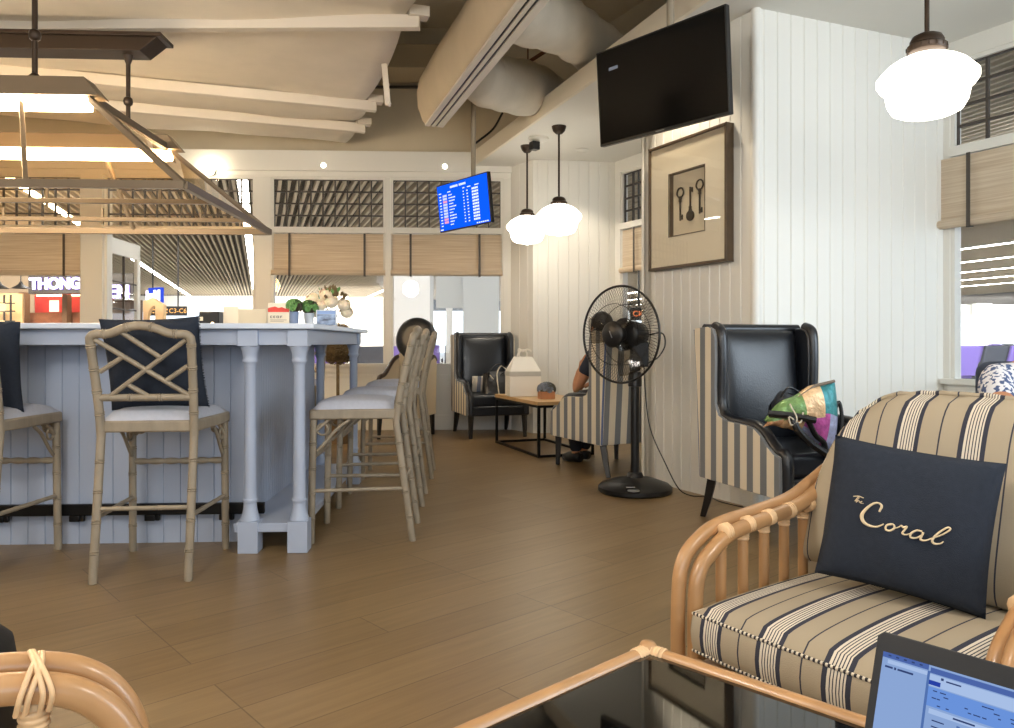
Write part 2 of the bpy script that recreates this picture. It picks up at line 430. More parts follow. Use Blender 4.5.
# ---- back window wall: local frame origin at its right end, x to the left negative
BA = math.atan2(0.0436, 1.0)
BM_ = T(0.05, 8.69, 0) @ Rz(BA)
def sx(px):
    r = (px - 507) / F; return (8.69 * r - 0.05) / (math.cos(BA) - r * math.sin(BA))
def P2(px): return sx(px)
mb = MB()
xl = -9.0
mb.box((xl, 0, HEAD), (0, 0.12, 3.15), BM_)                      # header
mb.box((xl, -0.03, 2.93), (0, 0.0, 3.16), BM_)                    # cornice strip on it
mb.box((P2(270), 0, 0), (0, 0.12, SILL - 0.03), BM_)             # knee wall
mb.box((P2(270), -0.012, 0), (0, 0, 0.17), BM_)
mb.box((P2(270), -0.008, 0.60), (0, 0, 0.63), BM_)
mb.box((xl, 0, 0), (P2(104), 0.12, SILL - 0.03), BM_)
mb.box((P2(503), 0, 0), (0.03, 0.12, HEAD), BM_)                  # right end post
mb.box((P2(385.5), 0, SILL - 0.03), (P2(390.5), 0.1, HEAD), BM_)
mb.box((P2(255), 0, 0), (P2(271), 0.16, HEAD), BM_)
mb.box((P2(82), -0.04, 0), (P2(104), 0.20, HEAD), BM_)
mb.box((xl, 0, SILL), (P2(-160), 0.12, HEAD), BM_)
struct(mb.build('wall_back', WHITE, smooth=0, bevel=0.006))
window('window_4', BM_, P2(390.5), P2(503), nx=9, blind_label='reed blind in the back window under the blue flight display', strap=(0.18, 0.79))
window('window_5', BM_, P2(271), P2(385.5), nx=9, blind_label='reed blind in the back window above the white rose bouquet', strap=(0.165, 0.82))
window('window_6', BM_, P2(104), P2(255), nx=12, lower=False)
window('window_7', BM_, P2(-160), P2(82), nx=18, blind_label='wide reed blind above the purple lit THONG shop sign', blind_drop=1.74, strap=(0.2, 0.93))
# open glazed door leaf
DM = BM_ @ T(P2(104) + 0.0, 0.12, 0) @ Rz(R(93))
mb = MB(); dw = 0.92
mb.box((0, 0, 0), (0.09, 0.045, 2.20), DM); mb.box((dw - 0.09, 0, 0), (dw, 0.045, 2.20), DM)
mb.box((0, 0, 2.02), (dw, 0.045, 2.20), DM); mb.box((0, 0, 0), (dw, 0.045, 0.75), DM)
door = struct(mb.build('door_1', WHITE, bevel=0.004))
mb = MB()
for k in range(1, 4): mb.box((0.09, 0.012, 0.75 + 0.318 * k - 0.008), (dw - 0.09, 0.034, 0.75 + 0.318 * k + 0.008), DM)
mb.box((dw / 2 - 0.012, 0.012, 0.75), (dw / 2 + 0.012, 0.034, 2.02), DM)
mb.build('muntin_grid', DARKFR, door, smooth=0)
mb = MB(); mb.box((0.09, 0.02, 0.75), (dw - 0.09, 0.026, 2.02), DM); mb.build('glass_pane', GLASS, door, smooth=0)

# ---- ceilings
fd = V((0.3469, -0.9379))                                # run of the fascia towards the camera
fA = V((-0.40, 8.72)); fB = fA + fd * 12.5
fn_ = V((-fd.y, fd.x))                                  # pointing to the alcove side (+x)
mb = MB()
poly = [tuple(fA), tuple(fB), (7.22, fB.y), (4.70, 1.89), (1.27, 8.46), (0.1, 8.78), (-0.4, 8.78)]
mb.prism(poly, CZ, CZ + 0.05, 'z'); struct(mb.build('ceiling_alcove', CEILW, smooth=0))
mb = MB()
q = [tuple(fA - fn_ * 0.03), tuple(fB - fn_ * 0.03), tuple(fB), tuple(fA)]
mb.prism(q, CZ - 0.004, CZ + 0.15, 'z'); struct(mb.build('trim_3', mat('fascia_paint', (228, 218, 198), 0.6), smooth=0))
mb = MB(); mb.prism([(-9, -3.5), (7, -3.5), (4.6, 1.9), (1.3, 8.4), (1.3, 8.8), (-9, 8.8)], 4.6, 4.7, 'z'); struct(mb.build('ceiling', VOID, smooth=0))
mb = MB(); mb.box((-9, 8.72, 3.14), (1.3, 8.80, 4.62)); struct(mb.build('wall_bulkhead', VOID, smooth=0))
# side of the void above the alcove
mb = MB(); mb.box((-1.0, 0.02, CZ + 0.06), (WLEN + 0.2, 0.1, 4.62), WM); struct(mb.build('wall_void', VOID, smooth=0))
mb = MB(); mb.prism([(4.63, 1.89), (7.2, -3.0), (7.3, -2.95), (4.73, 1.94)], 0, 4.62, 'z'); struct(mb.build('wall_side', WHITE, smooth=0))
mb = MB(); mb.box((-9, -3.7, 0), (7.3, -3.6, 4.62)); struct(mb.build('wall_rear', WHITE, smooth=0))
mb = MB(); mb.box((-9.1, -3.6, 0), (-9.0, 8.4, 4.62)); struct(mb.build('wall_left', WHITE, smooth=0))
# sheet ceiling: billowing panels between white purlins
sd = V((0.316, -0.949)); sp_ = V((-0.949, -0.316))
e0 = V((-1.81, 8.5))
purl = [0.85, 1.60, 3.55, 5.2, 7.0, 8.8]
mb = MB()
bounds = [0.0] + purl + [11.0]
for a, b in zip(bounds[:-1], bounds[1:]):
    def fn(u, v, a=a, b=b):
        s = a + (b - a) * u; t = v * 9.0
        sag = 0.05 * math.sin(PI * u) ** 0.8 if 0 < u < 1 else 0
        edge = 0.035 * math.sin(u * PI) * math.exp(-t * 4)
        p = e0 + sd * s + sp_ * (t - 0.05 * math.sin(u * PI))
        wob = 0.012 * math.sin(t * 2.1 + s * 3) + 0.008 * math.sin(t * 5.3 + s * 1.7)
        return (p.x, p.y, 3.24 - sag + wob + edge)
    mb.grid(14, 60, fn)
struct(mb.build('ceiling_sheet', SHEET, solid=0.03))
for i, s in enumerate(purl):
    p = e0 + sd * s - sp_ * 0.10; q = e0 + sd * s + sp_ * 9
    if i == 2: q = p + V((-9.0, 0.10))
    mb = MB(); mb.bar((p.x, p.y, 3.17), (q.x, q.y, 3.17), 0.07, 0.09)
    p2 = e0 + sd * (s + 0.0) - sp_ * 0.02
    mb.bar((p2.x, p2.y, 3.235), ((e0 + sd * s - sp_ * 0.16).x, (e0 + sd * s - sp_ * 0.16).y, 3.235), 0.10, 0.07)
    struct(mb.build('beam_%d' % (i + 1), mat('purlin_paint_%d' % i, (224, 214, 198), 0.6) if i == 0 else MATS['purlin_paint_0'], bevel=0.004))
    mb = MB(); h = e0 + sd * s + sp_ * 0.03
    mb.box((h.x - 0.012, h.y - 0.012, 3.24), (h.x + 0.012, h.y + 0.012, 4.6)); struct(mb.build('trim_%d' % (10 + i), MATS['purlin_paint_0'], smooth=0))
o = mb = MB(); p = e0 + sd * 2.6 - sp_ * 0.02
mb.bar((p.x - 0.01, p.y, 3.25), (p.x + 0.03, p.y - 0.04, 2.87), 0.045, 0.012); mb.bar((p.x + 0.02, p.y - 0.04, 2.885), (p.x + 0.045, p.y - 0.045, 2.875), 0.045, 0.03)
tag(mb.build('ceiling_strip', MATS['purlin_paint_0']), 'loose white strip hanging from the edge of the cream ceiling sheet', 'strip')
# service duct and conduit on the bulkhead
mb = MB(); mb.box((-1.62, 8.2, 3.96), (-0.72, 8.7, 4.22)); tag(mb.build('service_duct', mat('duct_paint', (168, 152, 124), 0.7), bevel=0.01), 'boxy painted duct high on the grey wall beyond the cream ceiling', 'duct')
mb = MB(); mb.tube([(-1.75, 8.705, 3.92), (-0.95, 8.705, 3.92)], 0.018, 8); mb.tube(smoothpath([(-0.97, 8.705, 3.92), (-0.80, 8.70, 3.925), (-0.68, 8.66, 3.96), (-0.64, 8.6, 4.10)]), 0.015, 8)
tag(mb.build('conduit_pipe', mat('conduit_dark', (70, 62, 50), 0.6)), 'dark conduit pipe running under the boxy painted duct', 'pipe')

# linear slot diffuser box
DA = math.atan2(-2.64, 0.845)
d0 = V((-0.715, 6.80)); dd = V((0.3053, -0.9523)); dn = V((0.9523, 0.3053))
t = thing('slot_diffuser', 'long cream air diffuser box with two dark slots under the open ceiling', 'air diffuser', (d0.x, d0.y, 2.95), math.atan2(dd.y, dd.x))
mb = MB()
prof = [(-0.02, 0.0), (0.14, 0.0), (0.15, 0.03), (0.13, 0.38), (0.08, 0.44), (-0.02, 0.44), (-0.07, 0.40), (-0.09, 0.28), (-0.08, 0.14), (-0.04, 0.03)]
N = 40
def dfn(u, v):
    k = (v * (len(prof))) % len(prof); a = prof[int(k + 0.001) % len(prof)]
    x = u * 6.85; w = 1 + 0.03 * math.sin(x * 5 + a[1] * 9)
    return (x, (a[0] - 0.03) * w + 0.03, a[1] * (1 + 0.02 * math.sin(x * 3)))
mb.grid(N, len(prof), dfn); mb.prism(prof, -0.005, 0.0, 'x')
mb.build('diffuser_body', DIFF, t, smooth=60)
mb = MB()
mb.box((0, -0.02, -0.02), (6.85, 0.022, 0.0)); mb.box((0, 0.044, -0.02), (6.85, 0.070, 0.0)); mb.box((0, 0.092, -0.02), (6.85, 0.145, 0.0))
mb.build('slot_frame', mat('slot_frame', (222, 214, 200), 0.5), t, smooth=0)
mb = MB(); mb.box((0, 0.022, -0.008), (6.85, 0.044, 0.001)); mb.box((0, 0.070, -0.008), (6.85, 0.092, 0.001)); mb.build('slot', BLACK, t, smooth=0)
# flexible ducts
def flex(loc, path, r, label, wr):
    rnd = random.Random(wr); pts = smoothpath(path, 10)
    rs = []
    for i in range(len(pts)):
        u = i / (len(pts) - 1); rs.append(r * min(1, 0.72 + 2.4 * u) * (1 + 0.05 * math.sin(u * 9 + wr) + 0.025 * math.sin(u * 40) + rnd.uniform(-0.02, 0.02)))
    mb = MB(); mb.tube(pts, rs, 26)
    return tag(mb.build('flexible_duct', DUCTW, smooth=80), label, 'duct', 'wrapped flexible ducts')
flex(None, [(-0.24, 6.16, 3.15), (-0.12, 6.38, 3.18), (0.12, 6.72, 3.25), (0.36, 7.3, 3.37), (0.7, 8.1, 3.42)], 0.225, 'white wrapped flexible duct nearest the blue flight display', 3)
flex(None, [(-0.02, 4.85, 3.17), (0.07, 5.0, 3.20), (0.35, 5.5, 3.32), (0.64, 6.1, 3.41), (1.0, 6.8, 3.46)], 0.215, 'white wrapped flexible duct behind the black ceiling hung television', 5)
mb = MB(); mb.tube(smoothpath([(-0.05, 8.3, 3.5), (-0.15, 8.2, 3.3), (-0.30, 8.15, 3.16), (-0.36, 8.1, 3.10)]), 0.012, 8)
tag(mb.build('ceiling_cable', BLACK), 'short black cable looping over the end of the white ceiling edge', 'cable')
mb = MB(); mb.tube([(0.20, 8.0, 3.93), (0.56, 8.0, 4.16)], 0.02, 8); mb.tube([(0.22, 8.0, 3.94), (0.22, 8.0, 4.6)], 0.006, 6); mb.tube([(0.54, 8.0, 4.15), (0.54, 8.0, 4.6)], 0.006, 6)
tag(mb.build('ceiling_rod', mat('rust_paint', (110, 62, 40), 0.6)), 'thin rusty rod between the two white wrapped ducts', 'rod')

# downlights
LAMPW = emat('downlight_glow', (255, 244, 224), 14)
def downlight(loc, label, group, r=0.05, rot=None):
    t = thing('downlight', label, 'downlight', loc, 0, group)
    mb = MB(); mb.lathe([(r, 0.0), (r * 1.35, 0.0), (r * 1.35, -0.006), (r * 1.1, -0.012), (r, -0.006)], n=24); mb.build('trim_ring', WHITE, t)
    mb = MB(); mb.lathe([(0.001, -0.004), (r, -0.004), (r, 0.004), (0.001, 0.004)], n=24); mb.build('lens', LAMPW, t)
    if rot: t.rotation_euler = rot
    return t
downlight((0.78, 7.90, CZ - 0.001), 'round recessed downlight in the alcove ceiling beside the pendants', None)
for px, py, lab in [(324, 166, 'round downlight on the header left of the blue display'), (445, 166, 'round downlight on the header just above the blue display')]:
    p = BM_ @ V((P2(px), -0.031, 1 + (342 - py) * 8.6 / F))
    downlight(p, lab, 'header downlights', 0.026, (R(90), 0, BA))
for px, py in [(212, 172)]:
    p = BM_ @ V((P2(px), -0.031, 1 + (342 - py) * 8.55 / F))
    t = thing('spotlight', 'bright round spotlight on the back header beyond the lantern end', 'spotlight', p, BA)
    mb = MB(); mb.tube([(0, 0, 0), (0, -0.05, 0)], 0.05, 16); mb.build('lamp_body', WHITE, t)
    mb = MB(); mb.ball((0, -0.07, 0), 0.06, 16, 10); mb.build('bulb', emat('spot_glow', (255, 236, 205), 40), t)
# ceiling spotlight by the pendants
t = thing('ceiling_spotlight', 'small black cube spotlight on a white ceiling disc near the pendants', 'spotlight', (0.31, 7.45, CZ), 0)
mb = MB(); mb.lathe([(0.001, 0), (0.10, 0), (0.10, -0.02), (0.06, -0.04), (0.001, -0.04)], n=24); mb.build('ceiling_disc', WHITE, t)
mb = MB(); mb.cbox((-0.06, -0.02, -0.09), (0.08, 0.08, 0.08), Rz(R(30))); mb.build('lamp_cube', BLACK, t, bevel=0.006)
mb = MB(); mb.cyl((-0.03, -0.02, -0.02), (-0.04, -0.03, -0.07), 0.012); mb.build('stem', BLACK, t)
# ------------------------------------------------------------------ bar counter (local x to the right, y away, origin: near right column)
TH = R(3.0)
BAR = thing('bar_counter', 'pale blue-grey panelled bar counter with turned columns and a white top', 'bar counter', (-0.996, 3.646, 0), TH)
XL = -3.0; YD = 1.80
mb = MB(); mb.box((XL, -0.075, 1.062), (0.085, YD + 0.075, 1.088)); mb.build('countertop', BART, BAR, bevel=0.004)
mb = MB()
mb.box((XL, -0.03, 0.985), (-0.045, -0.002, 1.062)); mb.box((0.004, 0, 0.985), (0.032, YD, 1.062)); mb.box((-0.26, YD - 0.02, 0.985), (0, YD + 0.02, 1.062))
mb.box((XL, 0.0, 1.045), (0, YD, 1.062)); mb.build('apron', BARP, BAR, bevel=0.003)
# body of boards
prof = []; x = XL
front = []
while x < -0.275 - 0.02:
    front += [(x, 0.18), (x + 0.076, 0.18), (x + 0.079, 0.186), (x + 0.082, 0.18)]; x += 0.082
front += [(-0.275, 0.18)]
side = []; y = 0.18
while y < 1.70:
    side += [(-0.275, y + 0.040), (-0.279, y + 0.043), (-0.275, y + 0.046)]; y += 0.046
poly = front + side + [(-0.275, YD - 0.05), (-0.31, YD - 0.05), (-0.31, 0.22), (XL, 0.22)]
mb = MB(); mb.prism(poly, 0.0, 1.05, 'z'); mb.build('body_panel', BARP, BAR, smooth=0)
mb = MB(); mb.box((XL, 1.2, 0.85), (-0.31, 1.24, 1.05)); mb.box((XL, 1.24, 0), (-0.31, YD - 0.1, 0.8)); mb.build('back_shelf', BARP, BAR, smooth=0)
cp = [(0.046, 0.985), (0.044, 0.972), (0.037, 0.955), (0.033, 0.93), (0.033, 0.92), (0.036, 0.915), (0.036, 0.905), (0.030, 0.898), (0.027, 0.885),
      (0.0275, 0.60), (0.0305, 0.30), (0.0305, 0.255), (0.035, 0.25), (0.035, 0.24), (0.030, 0.232), (0.031, 0.215), (0.034, 0.195), (0.039, 0.175), (0.045, 0.158), (0.046, 0.149)]
def column(x, y):
    mb = MB(); mb.lathe(list(reversed(cp)), (x, y, 0), 24)
    mb.cbox((x, y, 0.0745), (0.094, 0.094, 0.149)); mb.cbox((x, y, 1.02), (0.094, 0.094, 0.08))
    mb.build('column', BARP, BAR, smooth=50, bevel=0.002)
for x, y in ((0, 0), (-0.232, 0), (0, YD - 0.06), (-0.232, YD - 0.06)): column(x, y)
mb = MB(); mb.box((-0.30, -0.035, 0.098), (0.012, YD - 0.06, 0.140)); mb.build('footboard', BARP, BAR, bevel=0.003)
mb = MB(); mb.box((XL, 0.125, 0.150), (-0.20, 0.150, 0.205))
for k in range(8):
    x = -0.42 - 0.36 * k; mb.box((x, 0.125, 0.12), (x + 0.05, 0.182, 0.150)); mb.box((x + 0.05, 0.13, 0.12), (x + 0.07, 0.15, 0.15))
mb.build('foot_rail', BLKMET, BAR, bevel=0.004)

# ------------------------------------------------------------------ bamboo bar stool (faces +y)
def bamboo(mb, path, r, nodes=None, n=10, closed=False, M=None):
    mb.tube(path, r, n, closed=closed, M=M)
    pts = [V(p) for p in path]; seg = [(b - a).length for a, b in zip(pts[:-1], pts[1:])]; L = sum(seg)
    k = nodes if nodes is not None else max(1, int(L / 0.17))
    for i in range(1, k + 1):
        s = L * i / (k + 1); j = 0
        while j < len(seg) - 1 and s > seg[j]: s -= seg[j]; j += 1
        d = (pts[j + 1] - pts[j]).normalized(); c = pts[j] + d * s; rr = r if not isinstance(r, list) else r[0]
        for o in (-0.006, 0.004):
            mb.tube([c + d * (o - 0.004), c + d * o, c + d * (o + 0.004)], [rr * 0.98, rr * 1.16, rr * 0.98], n, M=M)
def make_stool(label, group):
    t = thing('bar_stool', label, 'bar stool', group=group)
    r = 0.018
    bx = lambda z: 0.190 if z < 0.62 else 0.190 + 0.012 * (z - 0.62) / 0.4
    by = lambda z: -0.25 + 0.085 * min(1, z / 0.62) if z <= 0.62 else -0.165 - 0.095 * ((z - 0.62) / 0.43) ** 1.2
    for s in (-1, 1):
        mb = MB(); p = [(s * bx(z), by(z), z) for z in (0.0, 0.15, 0.35, 0.52, 0.62)]
        bamboo(mb, p, r, 4); mb.lathe([(0.012, 0), (0.016, 0.0), (0.017, 0.012), (0.012, 0.012)], (s * 0.19, -0.25, 0.0), 10)
        mb.build('leg', BAMBOO, t, 60)
        mb = MB(); bamboo(mb, [(s * 0.215, 0.25, 0.0), (s * 0.212, 0.238, 0.62)], 0.0175, 4); mb.build('leg', BAMBOO, t, 60)
    # back frame: posts with arched top rail
    path = [(-bx(z), by(z), z) for z in (0.60, 0.70, 0.82, 0.92, 1.0)]
    top = [(-0.200, by(1.02), 1.018), (-0.180, by(1.03), 1.032), (-0.12, by(1.04), 1.035), (-0.06, by(1.06), 1.058), (0, by(1.065), 1.068), (0.06, by(1.06), 1.058), (0.12, by(1.04), 1.035), (0.180, by(1.03), 1.032), (0.200, by(1.02), 1.018)]
    path += smoothpath(top, 4) + [(bx(z), by(z), z) for z in (1.0, 0.92, 0.82, 0.70, 0.60)]
    mb = MB(); bamboo(mb, path, 0.0185, 12); mb.build('back_frame', BAMBOO, t, 60)
    def bp(u, w):
        z = 0.765 + 0.245 * w; return (-0.182 + 0.364 * u, by(z), z)
    mb = MB(); bamboo(mb, [(-0.185, by(0.765), 0.765), (0.185, by(0.765), 0.765)], 0.0155, 2); mb.build('crossbar', BAMBOO, t, 60)
    for a, b in (((0, 1), (1, 0.02)), ((1, 1), (0.1, 0.02)), ((0.30, 1.12), (0.70, 0.69)), ((0.28, 0.70), (0.02, 0.45)), ((1.0, 0.55), (0.73, 0.28)), ((0.30, 0.24), (0.53, 0.02))):
        mb = MB(); bamboo(mb, [bp(*a), bp(*b)], 0.0105, 2 if abs(a[0] - b[0]) > 0.5 else 1, 8); mb.build('lattice_bar', BAMBOO, t, 60)
    # seat
    mb = MB(); poly = [(-0.205, -0.175), (0.205, -0.175), (0.235, 0.255), (-0.235, 0.255)]
    mb.prism(poly, 0.615, 0.665, 'z'); mb.build('seat_frame', BAMBOO, t, 30, bevel=0.008)
    def cf(u, v):
        y = -0.165 + 0.41 * v; hw = 0.185 + 0.042 * v; x = -hw + 2 * hw * u
        e = (1 - abs(2 * u - 1) ** 6) * (1 - abs(2 * v - 1) ** 6)
        return (x, y, 0.664 + 0.044 * e ** 0.4 + 0.014 * math.sin(PI * u) * math.sin(PI * v))
    mb = MB(); mb.grid(16, 16, cf); mb.build('seat_cushion', SEATF, t, 80)
    # stretchers
    def st(p, q, rr=0.010, k=2, nm='stretcher'):
        mb = MB(); bamboo(mb, [p, q], rr, k, 8); mb.build(nm, BAMBOO, t, 60)
    st((-0.19, -0.208, 0.30), (0.19, -0.208, 0.30)); 
    st((-0.19, -0.212, 0.265), (-0.212, 0.245, 0.26)); st((0.19, -0.212, 0.265), (0.212, 0.245, 0.26))
    mb = MB(); pts = [(-0.21 + 0.42 * i / 24, 0.241, 0.43) for i in range(25)]
    mb.tube(pts, [0.011 + 0.005 * abs(math.sin(i * PI / 4)) for i in range(25)], 10); mb.build('stretcher', BAMBOO, t, 60)
    for s in (-1, 1):
        mb = MB()
        mb.tube([(s * 0.208, 0.237, 0.55), (s * 0.135, 0.237, 0.615)], 0.008, 8); mb.tube(arc((s * 0.175, 0.237, 0.588), 0.022, 0, 360, 14), 0.006, 6)
        mb.tube([(s * 0.212, 0.235, 0.55), (s * 0.205, 0.16, 0.615)], 0.008, 8)
        ys = [0.22, 0.18, 0.12, 0.06]; zs = [0.46, 0.50, 0.57, 0.612]
        mb.tube(smoothpath([(s * 0.208, y, z) for y, z in zip(ys, zs)]), 0.008, 8); mb.tube(arc((s * 0.207, 0.195, 0.565), 0.028, 0, 360, 14, 'yz'), 0.006, 6)
        mb.build('bracket', BAMBOO, t, 60)
    return t
SG = 'bamboo bar stools round the bar'
st0 = make_stool('bamboo bar stool with full lattice back facing the bar front, blue cushion on it', SG)
st0.location = (-1.55, 3.41, 0); st0.rotation_euler.z = R(6)
dup(st0, (-2.37, 3.41, 0), R(3), 'bamboo bar stool cut off by the picture edge, only its seat and legs showing')
dup(st0, (-0.735, 4.00, 0), R(93), 'nearest bamboo stool of the row along the right end of the bar')
dup(st0, (-0.775, 4.80, 0), R(93), 'second bamboo stool in the row along the right end of the bar')
dup(st0, (-0.81, 5.73, 0), R(93), 'farthest bamboo stool of the row along the right end of the bar')
dup(st0, (-1.70, 6.05, 0), R(183), 'bamboo stool behind the bar, mostly hidden by the bar end columns')

# square pillows
def pillow_mesh(w, h, t, m, parent=None, name='pillow', concave=0.05, n=22):
    mb = MB()
    for sgn in (1, -1):
        def fn(u, v, sgn=sgn):
            a, b = 2 * u - 1, 2 * v - 1
            x = a * w / 2 * (1 - concave * (1 - b * b)); z = b * h / 2 * (1 - concave * (1 - a * a))
            e = max(0, (1 - a * a) * (1 - b * b)); y = sgn * t / 2 * e ** 0.42
            y += 0.004 * math.sin(7 * a + 3 * b) * e
            return (x, y, z)
        mb.grid(n, n, fn)
    return mb.build(name, m, parent, 80)
o = tag(pillow_mesh(0.415, 0.415, 0.13, NAVYF, name='cushion'), 'navy fringed cushion standing behind the lattice back of the nearest front stool', 'cushion', None)
o.location = (-1.545, 3.335, 0.905); o.rotation_euler = (R(14), R(-2), R(6))
o2 = o.copy(); COL.objects.link(o2); o2['label'] = 'navy cushion cut by the picture edge on the stool seat at the bar front'
o2.location = (-2.36, 3.37, 0.905); o2.rotation_euler = (R(12), R(5), R(2))
# fringe on the first cushion
fr = MB()
rnd = random.Random(3)
for k in range(90):
    b = -1 + 2 * k / 89
    x = 0.2075 * (1 - 0.05 * (1 - b * b)); fr.tube([(x - 0.002, 0, b * 0.21), (x + 0.006, rnd.uniform(-.003, .003), b * 0.21 + rnd.uniform(-.004, .004))], [0.0018, 0.001], 4)
fr.build('fringe', NAVYF, o, 0)

# ------------------------------------------------------------------ hanging lantern over the bar
def bl(x, y, z): return (x, y, z)
L = thing('hanging_lantern', 'long trapezoid metal and glass lantern with lit bars hanging over the bar', 'lantern', (-1.57, 3.70, 1.765), TH)
ZT = 0.515; LX = -3.2; ix, iy = -0.60, 0.26; DY = 1.60
def B(p, q, w=0.03, h=0.03, name='frame_bar', m=BRONZEL):
    mb = MB(); mb.bar(p, q, w, h); return mb.build(name, m, L, smooth=0, bevel=0.002)
B((LX, 0, 0), (0, 0, 0), 0.03, 0.04); B((LX, DY, 0), (0, DY, 0), 0.03, 0.04); B((0, 0, 0), (0, DY, 0), 0.03, 0.04)
B((LX, 0.46, 0), (-0.01, 0.46, 0), 0.03, 0.025); B((LX, 1.09, 0), (-0.01, 1.09, 0), 0.03, 0.025)
B((ix, iy, ZT), (0, 0, 0)); B((ix, DY - iy, ZT), (0, DY, 0)); B((ix, iy, ZT), (ix, DY - iy, ZT), 0.04, 0.04)
for x in (-0.92, -2.0): B((x - 0.0, iy, ZT), (x + 0.17, 0, 0), 0.022, 0.022, 'mullion'); B((x - 0.10, DY - iy, ZT), (x, DY, 0), 0.022, 0.022, 'mullion')
mb = MB()
for x in (-0.3, -0.9, -1.5, -2.1): mb.box((x - 0.006, 0.46, -0.03), (x + 0.006, 0.472, 0.07)); mb.box((x - 0.006, 1.09, -0.03), (x + 0.006, 1.102, 0.07))
mb.build('rack_hanger', BRONZEL, L, smooth=0)
WARM = emat('lantern_light', (255, 230, 194), 46)
for y in (iy, DY - iy):
    mb = MB(); mb.prism([(LX, -0.02), (ix + 0.10, -0.02), (ix + 0.02, 0.075), (LX, 0.075)], y - 0.055, y + 0.055, 'y', T(0, 0, ZT)); mb.build('top_beam', BRONZEL, L, smooth=0, bevel=0.003)
    mb = MB(); mb.box((LX, y - 0.035, ZT - 0.085), (ix + 0.03, y + 0.035, ZT - 0.022)); mb.build('light_bar', WARM, L, smooth=0, bevel=0.01)
LG = glass_mat('lantern_glass', (255, 244, 226), 0.03)
for nm, vs in (('glass_panel', [(LX, 0, 0), (0, 0, 0), (ix, iy, ZT), (LX, iy, ZT)]), ('glass_panel', [(LX, DY, 0), (0, DY, 0), (ix, DY - iy, ZT), (LX, DY - iy, ZT)]), ('glass_panel', [(0, 0, 0), (0, DY, 0), (ix, DY - iy, ZT), (ix, iy, ZT)])):
    mb = MB(); mb._faces(vs, [(0, 1, 2, 3)]); mb.build(nm, LG, L, smooth=0, solid=0.005)
for y in (iy, DY - iy):
    mb = MB(); mb.prism([(LX, 1.12), (-0.74, 1.12), (-0.63, 1.21), (LX, 1.21)], y - 0.09, y + 0.09, 'y'); mb.box((LX, y - 0.11, 1.21), (-0.60, y + 0.11, 1.235)); mb.build('ceiling_mount', BRONZE, L, smooth=0, bevel=0.003)
    for x in (-0.85, -1.75):
        mb = MB(); mb.tube([(x, y, ZT + 0.07), (x, y, 1.13)], 0.014, 10)
        mb.lathe([(0.014, -0.03), (0.026, -0.02), (0.03, 0.0), (0.026, 0.02), (0.014, 0.03)], (x, y, ZT + 0.30), 12)
        mb.lathe([(0.014, -0.06), (0.022, -0.04), (0.03, -0.01), (0.03, 0.0), (0.014, 0.0)], (x, y, 1.12), 12); mb.lathe([(0.03, 0.0), (0.03, 0.012), (0.014, 0.03)], (x, y, ZT + 0.075), 12)
        mb.build('hanging_rod', BRONZE, L, 50)

# ------------------------------------------------------------------ things on the bar
BAR_M = T(-0.996, 3.646, 0) @ Rz(TH)
def on_bar(x, y): p = BAR_M @ V((x, y, 1.088)); return p
RED = mat('print_red', (214, 60, 44), 0.5); CREAM = mat('print_cream', (232, 222, 200), 0.6); INK = mat('print_ink', (110, 104, 100), 0.6)
t = thing('menu_card', 'small red and cream card on a stand beside the succulent pots on the bar', 'card', on_bar(-0.33, 0.95), TH + R(4))
mb = MB(); mb.box((-0.062, -0.004, 0.0), (0.062, 0.004, 0.147)); mb.build('card', CREAM, t, smooth=0)
mb = MB(); mb.prism([(-0.062, 0.092), (0.062, 0.092), (0.062, 0.118), (0.04, 0.113), (0.02, 0.122), (0.0, 0.117), (-0.02, 0.126), (-0.05, 0.119), (-0.062, 0.114)], -0.0055, -0.004, 'y'); mb.build('red_band', RED, t, smooth=0)
mb = MB()
for k, (a, b, z0_, z1_) in enumerate(((-0.048, -0.044, .056, .070), (-0.044, -0.036, .056, .059), (-0.044, -0.036, .067, .070), (-0.030, -0.026, .056, .070), (-0.026, -0.018, .067, .070), (-0.026, -0.020, .062, .064), (-0.026, -0.018, .056, .059), (-0.012, -0.008, .056, .070), (-0.001, 0.003, .056, .070), (-0.008, -0.001, .067, .070), (-0.008, -0.001, .056, .059), (0.009, 0.013, .056, .070), (0.013, 0.021, .067, .070), (0.013, 0.021, .061, .064), (-0.048, 0.048, .044, .046), (-0.048, 0.030, .036, .038))): mb.box((a, -0.0055, z0_), (b, -0.004, z1_))
mb.box((-0.05, -0.0055, 0.02), (0.05, -0.004, 0.024)); mb.build('print', INK, t, smooth=0)
mb = MB(); mb.box((-0.062, -0.02, 0), (0.062, 0.03, 0.003)); mb.build('stand', CREAM, t, smooth=0)
GREEN = mat('succulent_green', (104, 152, 84), 0.55, var=0.2, vscale=40); GREEND = mat('succulent_dark', (70, 62, 44), 0.6, var=0.2, vscale=30)
POTB = mat('blue_grey_pot', (120, 138, 172), 0.35); POTW = mat('silver_pot', (198, 204, 212), 0.3); POTBR = mat('brown_pot', (120, 96, 66), 0.6)
